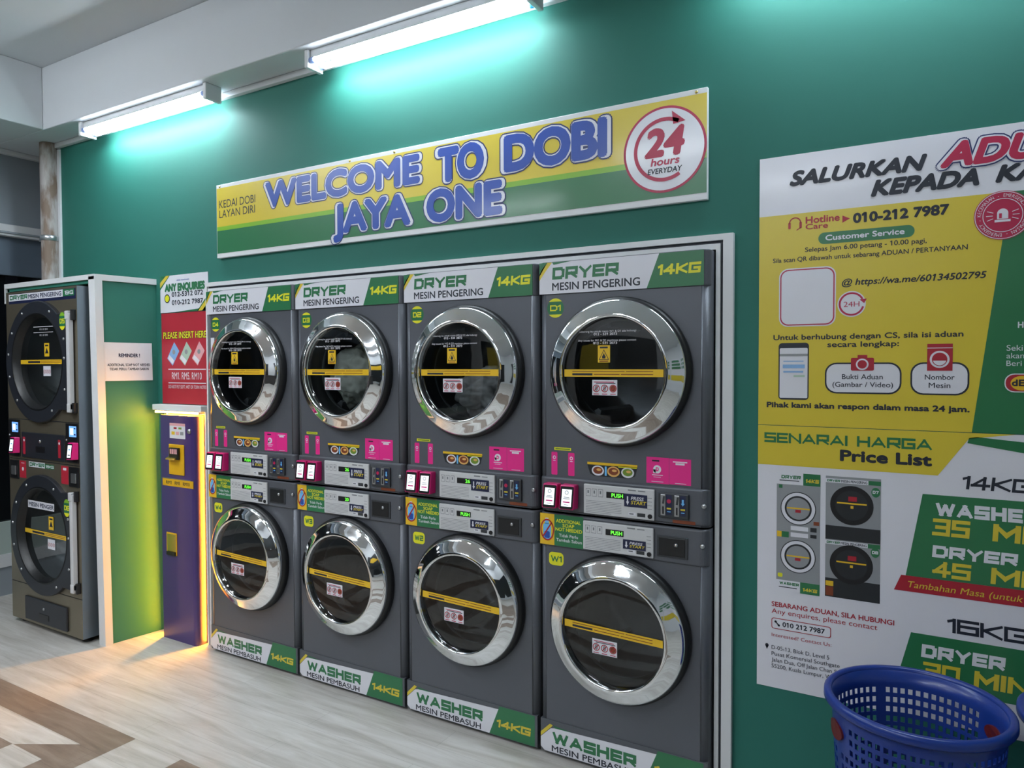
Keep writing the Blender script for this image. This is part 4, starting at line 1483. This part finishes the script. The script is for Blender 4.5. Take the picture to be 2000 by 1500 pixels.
g.text('EVERYDAY', cx - 0.064, cz - 0.087, cx + 0.070, cz - 0.068, 'vinyl_ink', 0.025, 0.15)
g.build('printed_face', t)
for xx in (0.03, 1.0, 1.28, 2.70):
    MB().lathe([(0.006, 0.0), (0.005, 0.003), (0.0003, 0.0035)], 'brass', (xx, -0.020, Z1 - Z0 - 0.012), n=12).build('screw', t)

# complaints poster
PX0, PX1 = 2.9465, 4.45
t = board('complaints_poster', 'white, yellow and green customer complaints poster, upper one on the right of the wall', 'poster', PX0, 1.386, PX1, 2.320, 0.0025)
g = Dec((-PX0, -0.0027, -1.386), (1, 0, 0))
g.poly([(PX0, 1.386), (3.586, 1.386), (3.675, 2.117), (PX0, 2.117)], 'vinyl_yellow')
g.poly([(3.586, 1.386), (PX1, 1.386), (PX1, 2.117), (3.675, 2.117)], 'vinyl_green')
g.lay(1)
g.text('SALURKAN', 3.046, 2.216, 3.458, 2.260, 'vinyl_ink', 0.06, 0.28)
for ly, bo, m in ((1, 0.14, 'vinyl_dark_blue'), (2, 0.10, 'vinyl_white'), (3, 0.055, 'vinyl_crimson')):
    g.lay(ly).text('ADUAN', 3.492, 2.216, 3.93, 2.284, m, bo, 0.28)
g.lay(1)
g.text('KEPADA', 3.298, 2.150, 3.597, 2.196, 'vinyl_ink', 0.06, 0.28)
g.text('KAMI', 3.637, 2.151, 3.84, 2.196, 'vinyl_ink', 0.06, 0.28)
# headset
g.ring(3.065, 2.085, 0.016, 0.020, 'vinyl_red', 0, 180, 24).rrect(3.043, 2.066, 3.051, 2.088, 0.003, 'vinyl_red').rrect(3.079, 2.066, 3.087, 2.088, 0.003, 'vinyl_red').line((3.083, 2.068), (3.070, 2.060), 0.003, 'vinyl_red')
g.text('Hotline', 3.099, 2.080, 3.206, 2.102, 'vinyl_red', 0.03).text('Care', 3.099, 2.060, 3.170, 2.077, 'vinyl_red', 0.03)
g.poly([(3.214, 2.071), (3.237, 2.083), (3.214, 2.095)], 'vinyl_red')
g.text('010-212 7987', 3.246, 2.068, 3.519, 2.097, 'vinyl_ink', 0.05)
g.rrect(3.140, 2.005, 3.425, 2.044, 0.019, 'vinyl_green').lay(2).text('Customer Service', 3.162, 2.017, 3.397, 2.034, 'vinyl_white', 0.03).lay(1)
g.text('Selepas Jam 6.00 petang - 10.00 pagi,', 3.098, 1.983, 3.459, 1.998, 'vinyl_ink', 0.015)
g.text('Sila scan QR dibawah untuk sebarang ADUAN / PERTANYAAN', 2.993, 1.953, 3.569, 1.968, 'vinyl_ink', 0.015)
g.rrect(3.014, 1.729, 3.196, 1.930, 0.03, 'vinyl_white').lay(2).rrect(3.018, 1.733, 3.192, 1.926, 0.027, 'vinyl_crimson').lay(3).rrect(3.022, 1.737, 3.188, 1.922, 0.024, 'vinyl_white').lay(1)
g.text('@ https://wa.me/60134502795', 3.214, 1.862, 3.619, 1.882, 'vinyl_ink', 0.025, 0.2)
g.disc(3.244, 1.799, 0.043, 'vinyl_white').lay(2).ring(3.244, 1.799, 0.033, 0.039, 'vinyl_crimson', 25, 345).poly([(3.268, 1.813), (3.290, 1.815), (3.282, 1.800)], 'vinyl_crimson').text('24H', 3.220, 1.790, 3.268, 1.807, 'vinyl_crimson').lay(1)
g.text('Untuk berhubung dengan CS, sila isi aduan', 2.996, 1.684, 3.561, 1.701, 'vinyl_ink', 0.03)
g.text('secara lengkap:', 3.171, 1.657, 3.385, 1.674, 'vinyl_ink', 0.03)
# phone picture
g.rrect(3.014, 1.476, 3.113, 1.673, 0.012, 'vinyl_ink').lay(2).rrect(3.018, 1.482, 3.109, 1.655, 0.004, 'vinyl_white').lay(3).rect(3.018, 1.627, 3.109, 1.635, 'print_grey').rect(3.030, 1.608, 3.096, 1.611, 'note_blue').rect(3.028, 1.585, 3.100, 1.598, 'note_blue').rect(3.030, 1.570, 3.095, 1.576, 'note_blue').rect(3.064, 1.555, 3.100, 1.562, 'note_green').lay(1)
for a0, a1, t1, t2 in ((3.164, 3.393, ('Bukti Aduan', 3.217, 3.339), ('(Gambar / Video)', 3.188, 3.369)), (3.418, 3.578, ('Nombor', 3.458, 3.539), ('Mesin', 3.469, 3.528))):
    g.lay(1).rrect(a0, 1.500, a1, 1.604, 0.036, 'vinyl_ink').lay(2).rrect(a0 + 0.005, 1.505, a1 - 0.005, 1.599, 0.032, 'vinyl_white').lay(3)
    g.text(t1[0], t1[1], 1.549, t1[2], 1.565, 'vinyl_ink', 0.008).text(t2[0], t2[1], 1.523, t2[2], 1.539, 'vinyl_ink', 0.008)
g.lay(4).rrect(3.244, 1.577, 3.313, 1.620, 0.005, 'vinyl_red').rect(3.264, 1.62, 3.293, 1.629, 'vinyl_red').lay(5).disc(3.278, 1.598, 0.019, 'vinyl_white').lay(6).disc(3.278, 1.598, 0.014, 'vinyl_red')
g.lay(4).rect(3.464, 1.577, 3.533, 1.662, 'vinyl_red').lay(5).rect(3.464, 1.648, 3.533, 1.650, 'vinyl_white').disc(3.498, 1.613, 0.027, 'vinyl_white').lay(6).disc(3.498, 1.613, 0.021, 'vinyl_red').lay(7).disc(3.498, 1.612, 0.018, 'vinyl_white', a0=190, a1=350, n=20)
g.lay(1).text('Pihak kami akan respon dalam masa 24 jam.', 2.975, 1.449, 3.580, 1.466, 'vinyl_ink', 0.05)
# emergency emblem
ex, ez = 3.657, 2.048
g.lay(2).disc(ex, ez, 0.0735, 'vinyl_crimson', n=56).lay(3).ring(ex, ez, 0.0695, 0.0715, 'vinyl_white').ring(ex, ez, 0.049, 0.051, 'vinyl_white')
g.arc_text('EMERGENCY - KECEMASAN - EMERGENCY - KECEMASAN - ', ex, ez, 0.055, 0.010, 90, 'vinyl_white', 360, 0.02)
g.rect(ex - 0.020, ez - 0.020, ex + 0.020, ez - 0.013, 'vinyl_white').rect(ex - 0.014, ez - 0.011, ex + 0.014, ez + 0.006, 'vinyl_white').disc(ex, ez + 0.006, 0.014, 'vinyl_white', a0=0, a1=180, n=20)
g.lay(4).rect(ex - 0.009, ez - 0.009, ex - 0.002, ez + 0.006, 'vinyl_crimson').lay(3)
for a in (20, 0, -20, 160, 180, 200):
    aa = math.radians(a)
    g.line((ex + 0.025 * math.cos(aa), ez + 0.025 * math.sin(aa)), (ex + 0.042 * math.cos(aa), ez + 0.042 * math.sin(aa)), 0.002, 'vinyl_white')
g.lay(1)
g.text('H', 3.699, 1.707, 3.713, 1.724, 'vinyl_white', 0.03)
g.text('Seki', 3.672, 1.638, 3.712, 1.655, 'vinyl_white').text('akan', 3.672, 1.615, 3.716, 1.631, 'vinyl_white').text('Beri', 3.672, 1.592, 3.710, 1.608, 'vinyl_white')
g.rrect(3.668, 1.512, 3.86, 1.569, 0.025, 'vinyl_white').lay(2).rrect(3.671, 1.515, 3.857, 1.566, 0.023, 'vinyl_red').lay(3).disc(3.712, 1.540, 0.029, 'vinyl_deep_yellow', ry=0.022).lay(4).text('dE', 3.686, 1.532, 3.718, 1.550, 'vinyl_ink', 0.04)
g.build('printed_face', t)

# price list poster
t = board('price_list_poster', 'white and yellow price list poster with two machine pictures, lower one behind the blue basket', 'poster', PX0, 0.453, PX1, 1.384, 0.0025)
g = Dec((-PX0, -0.0027, -0.453), (1, 0, 0))
g.poly([(PX0, 1.245), (3.497, 1.245), (3.579, 1.366), (3.700, 1.384), (PX0, 1.384)], 'vinyl_yellow')
g.poly([(3.579, 1.368), (3.575, 1.352), (PX1, 1.212), (PX1, 1.300), (3.600, 1.372)], 'vinyl_green')
g.lay(1)
g.block('SENARAI HARGA', 2.968, 1.324, 3.481, 1.359, 'vinyl_green', 0.22, 0.0)
g.text('Price List', 3.213, 1.275, 3.481, 1.309, 'vinyl_ink', 0.05)
# picture 1: charcoal washer and dryer
a0, b0, a1, b1 = 3.011, 0.803, 3.153, 1.221
g.rect(a0, b0, a1, b1, 'print_grey').lay(2)
g.rect(a0, 1.180, 3.098, b1, 'vinyl_white').rect(3.098, 1.180, a1, b1, 'vinyl_green').rect(a0, b0, 3.090, 0.842, 'vinyl_white').rect(3.090, b0, a1, 0.842, 'vinyl_green')
g.lay(3).block('DRYER', 3.026, 1.200, 3.090, 1.212, 'vinyl_green', 0.27, 0.06).block('14KG', 3.105, 1.190, 3.149, 1.203, 'vinyl_yellow', 0.26, 0.1).block('WASHER', 3.022, 0.826, 3.086, 0.836, 'vinyl_green', 0.27, 0.0).block('14KG', 3.098, 0.812, 3.146, 0.824, 'vinyl_yellow', 0.26, 0.1)
g.rect(3.020, 1.192, 3.085, 1.195, 'vinyl_ink').rect(3.020, 0.816, 3.080, 0.819, 'vinyl_ink')
for cz_ in (1.098, 0.930):
    g.lay(2).disc(3.082, cz_, 0.058, 'print_dark').lay(3).disc(3.082, cz_, 0.055, 'vinyl_white').lay(4).disc(3.082, cz_, 0.044, 'print_dark').lay(5).disc(3.082, cz_, 0.038, 'print_grey').lay(6).rect(3.045, cz_ - 0.002, 3.120, cz_ + 0.003, 'vinyl_deep_yellow').rect(3.073, cz_ - 0.014, 3.091, cz_ - 0.004, 'vinyl_red')
g.lay(2).rect(3.018, 1.166, 3.030, 1.178, 'vinyl_green').rrect(3.016, 0.852, 3.032, 0.866, 0.004, 'vinyl_bright_yellow')
g.rect(3.058, 1.021, 3.115, 1.036, 'vinyl_white').rect(3.058, 0.998, 3.115, 1.013, 'vinyl_white').rect(3.013, 0.994, 3.028, 1.014, 'vinyl_deep_yellow').rect(3.028, 0.994, 3.052, 1.014, 'vinyl_green').rect(3.122, 1.0, 3.142, 1.012, 'print_dark').rect(3.122, 1.021, 3.142, 1.036, 'print_dark').rect(3.132, 1.045, 3.150, 1.058, 'vinyl_brown')
# picture 2: steel stacked dryer
a0, b0, a1, b1 = 3.170, 0.808, 3.337, 1.220
g.lay(1).rect(a0, b0, a1, b1, 'print_grey').lay(2).rect(a0, b0, a1, 0.872, 'print_dark').rect(a0, 1.005, a1, 1.052, 'print_dark')
for z_ in (1.198, 0.988):
    g.rect(a0, z_, 3.300, z_ + 0.014, 'vinyl_white').rect(3.300, z_, a1, z_ + 0.014, 'vinyl_green')
    g.lay(3).block('DRYER', 3.174, z_ + 0.003, 3.215, z_ + 0.011, 'vinyl_green', 0.27, 0.06).text('MESIN PENGERING', 3.218, z_ + 0.003, 3.297, z_ + 0.011, 'vinyl_ink', 0.02).lay(2)
for cz_, dn in ((1.125, 'D7'), (0.925, 'D8')):
    g.lay(3).disc(3.250, cz_, 0.066, 'plastic_black').lay(4).disc(3.250, cz_, 0.050, 'print_dark').lay(5).rect(3.205, cz_ + 0.004, 3.296, cz_ + 0.009, 'vinyl_deep_yellow').rect(3.240, cz_ + 0.014, 3.266, cz_ + 0.030, 'vinyl_red').rect(3.247, cz_ - 0.010, 3.256, cz_ - 0.001, 'vinyl_deep_yellow')
    g.lay(3).disc(3.322, cz_ + 0.05, 0.013, 'vinyl_green', ry=0.016).lay(4).block(dn, 3.313, cz_ + 0.046, 3.331, cz_ + 0.056, 'vinyl_white', 0.24, 0.0)
g.lay(3).rect(3.172, 0.845, 3.196, 0.862, 'vinyl_deep_yellow').rect(3.172, 0.812, 3.196, 0.843, 'vinyl_brown')
g.lay(1)
g.block('14KG', 3.560, 1.208, 3.745, 1.250, 'vinyl_ink', 0.20, 0.1)
g.poly([(3.411, 0.914), (PX1, 0.914), (PX1, 1.183), (3.456, 1.183)], 'vinyl_green').lay(2)
g.block('WASHER', 3.492, 1.117, 3.762, 1.159, 'vinyl_white', 0.27, 0.0)
g.block('35', 3.483, 1.054, 3.586, 1.108, 'vinyl_yellow', 0.21, 0.05).block('MIN', 3.643, 1.054, 3.80, 1.108, 'vinyl_yellow', 0.26, 0.05)
g.block('DRYER', 3.484, 0.984, 3.709, 1.022, 'vinyl_white', 0.27, 0.06)
g.block('45', 3.484, 0.922, 3.590, 0.972, 'vinyl_yellow', 0.21, 0.05).block('MIN', 3.640, 0.922, 3.80, 0.972, 'vinyl_yellow', 0.26, 0.05)
g.lay(3).poly([(3.378, 0.863), (PX1 - 0.1, 0.863), (PX1 - 0.1, 0.914), (3.398, 0.914)], 'vinyl_red').lay(4)
g.text('Tambahan Masa (untuk Dryer)', 3.418, 0.877, 3.82, 0.897, 'vinyl_yellow', 0.0, 0.2).lay(1)
g.block('16KG', 3.527, 0.750, 3.735, 0.796, 'vinyl_ink', 0.20, 0.0)
g.poly([(3.386, 0.56), (PX1, 0.56), (PX1, 0.731), (3.428, 0.731)], 'vinyl_green').lay(2)
g.block('DRYER', 3.457, 0.657, 3.682, 0.699, 'vinyl_white', 0.27, 0.06)
g.block('30', 3.461, 0.592, 3.565, 0.643, 'vinyl_yellow', 0.21, 0.05).block('MIN', 3.60, 0.592, 3.745, 0.643, 'vinyl_yellow', 0.26, 0.05).lay(1)
g.text('SEBARANG ADUAN, SILA HUBUNGI', 2.996, 0.744, 3.380, 0.760, 'vinyl_red', 0.02)
g.text('Any enquires, please contact', 2.996, 0.719, 3.331, 0.736, 'vinyl_red')
g.rrect(2.996, 0.664, 3.190, 0.703, 0.008, 'vinyl_red').lay(2).rrect(2.9985, 0.6665, 3.1875, 0.7005, 0.007, 'vinyl_white').lay(3)
g.text('010 212 7987', 3.033, 0.676, 3.171, 0.692, 'vinyl_ink', 0.03).line((3.010, 0.690), (3.021, 0.678), 0.004, 'vinyl_ink').disc(3.010, 0.690, 0.004, 'vinyl_ink').disc(3.021, 0.678, 0.004, 'vinyl_ink').lay(1)
g.text('Interested? Contact Us:', 2.997, 0.636, 3.192, 0.648, 'vinyl_red')
g.disc(2.981, 0.601, 0.006, 'vinyl_ink').poly([(2.9755, 0.599), (2.981, 0.586), (2.9865, 0.599)], 'vinyl_ink')
for s_, x1_, z_ in (('D-05-13, Blok D, Level 5', 3.185, 0.590), ('Pusat Komersial Southgate', 3.218, 0.568), ('Jalan Dua, Off Jalan Chan Sow Lin', 3.262, 0.546), ('55200, Kuala Lumpur, Wilayah', 3.235, 0.524)):
    g.text(s_, 2.997, z_, x1_, z_ + 0.0135, 'vinyl_ink')
g.build('printed_face', t)


# ------------------------------------------------------------------ corner pipe
t = thing('drain_pipe', 'rusty white vertical pipe in the far corner beside the green wall', 'pipe', (-1.675, -0.045, 0))
MB().lathe([(0.052, 0.0), (0.052, ZS - 0.002)], 'rusty_paint', (0, 0, 0), 'z', 32).build('pipe', t)
b = MB().lathe([(0.054, 2.445), (0.058, 2.45), (0.058, 2.475), (0.054, 2.48)], 'brushed', (0, 0, 0), 'z', 32)
b.box((-0.12, -0.01, 2.452), (-0.05, 0.0, 2.474), 'brushed')
b.build('pipe_clamp', t)


# ------------------------------------------------------------------ blue laundry baskets
def make_basket(loc, label, rot=0.0):
    H, RT, RB = 0.68, 0.222, 0.175
    t = thing('laundry_basket', label, 'basket', loc, 'tall blue plastic baskets', rot)
    n = 64
    rows = 21
    b = MB()

    def P(i, z):
        a = 2 * PI * i / n
        r = RB + (RT - 0.008 - RB) * z / H
        return (r * math.cos(a), r * math.sin(a), z)
    z0, z1 = 0.03, H - 0.055
    dzr = (z1 - z0) / rows
    for j in range(rows):
        za, zb = z0 + j * dzr, z0 + (j + 1) * dzr
        for i in range(n):
            blk = (i % 16 == 0)
            grip = j >= rows - 3 and (i % 32) in (0, 1, 2, 29, 30, 31)
            if blk or grip:
                b.add([P(i, za), P(i + 1, za), P(i + 1, zb), P(i, zb)], [(0, 1, 2, 3)], 'plastic_blue', True)
                continue
            m = 0.21
            zi, zj = za + dzr * m, zb - dzr * m
            vs = [P(i, za), P(i + 1, za), P(i + 1, zb), P(i, zb), P(i + m, zi), P(i + 1 - m, zi), P(i + 1 - m, zj), P(i + m, zj)]
            b.add(vs, [(0, 1, 5, 4), (1, 2, 6, 5), (2, 3, 7, 6), (3, 0, 4, 7)], 'plastic_blue')
    for za, zb in ((0.0, z0), (z1, H - 0.01)):
        for i in range(n):
            b.add([P(i, za), P(i + 1, za), P(i + 1, zb), P(i, zb)], [(0, 1, 2, 3)], 'plastic_blue', True)
    b.add([P(i, 0.012) for i in range(n)], [tuple(range(n))], 'plastic_blue')
    b.build('basket_wall', t, solid=0.0028)
    MB().lathe([(RT - 0.012, H - 0.022), (RT - 0.010, H - 0.004), (RT - 0.005, H), (RT + 0.005, H - 0.001), (RT + 0.010, H - 0.006), (RT + 0.011, H - 0.022), (RT + 0.008, H - 0.026), (RT + 0.003, H - 0.024), (RT - 0.002, H - 0.022), (RT - 0.012, H - 0.022)], 'plastic_blue', (0, 0, 0), 'z', n).build('rim', t)
    for s in (0, 1):
        a = PI * s
        r = RB + (RT - 0.008 - RB) * 0.86
        b = MB()
        vs, m = [], 28
        for rr in (-0.006, 0.006):
            for q in range(m):
                th_ = 2 * PI * q / m
                aa = a + 0.042 / r * math.cos(th_)
                vs.append(((r + rr) * math.cos(aa), (r + rr) * math.sin(aa), H * 0.862 + 0.024 * math.sin(th_)))
        b.add(vs, [(q, (q + 1) % m, m + (q + 1) % m, m + q) for q in range(m)] + [tuple(range(m))[::-1], tuple(range(m, 2 * m))], 'grip_red')
        o = b.build('hand_grip', t)
        o['label'] = 'dark red oval hand grip'
    return t


make_basket((3.452, -0.400, 0), 'tall blue perforated laundry basket in front of the price list poster', math.radians(25))
make_basket((3.452 + 0.467, -0.400 + 0.11, 0), 'second blue laundry basket, cut off at the right edge of the photo', math.radians(60))
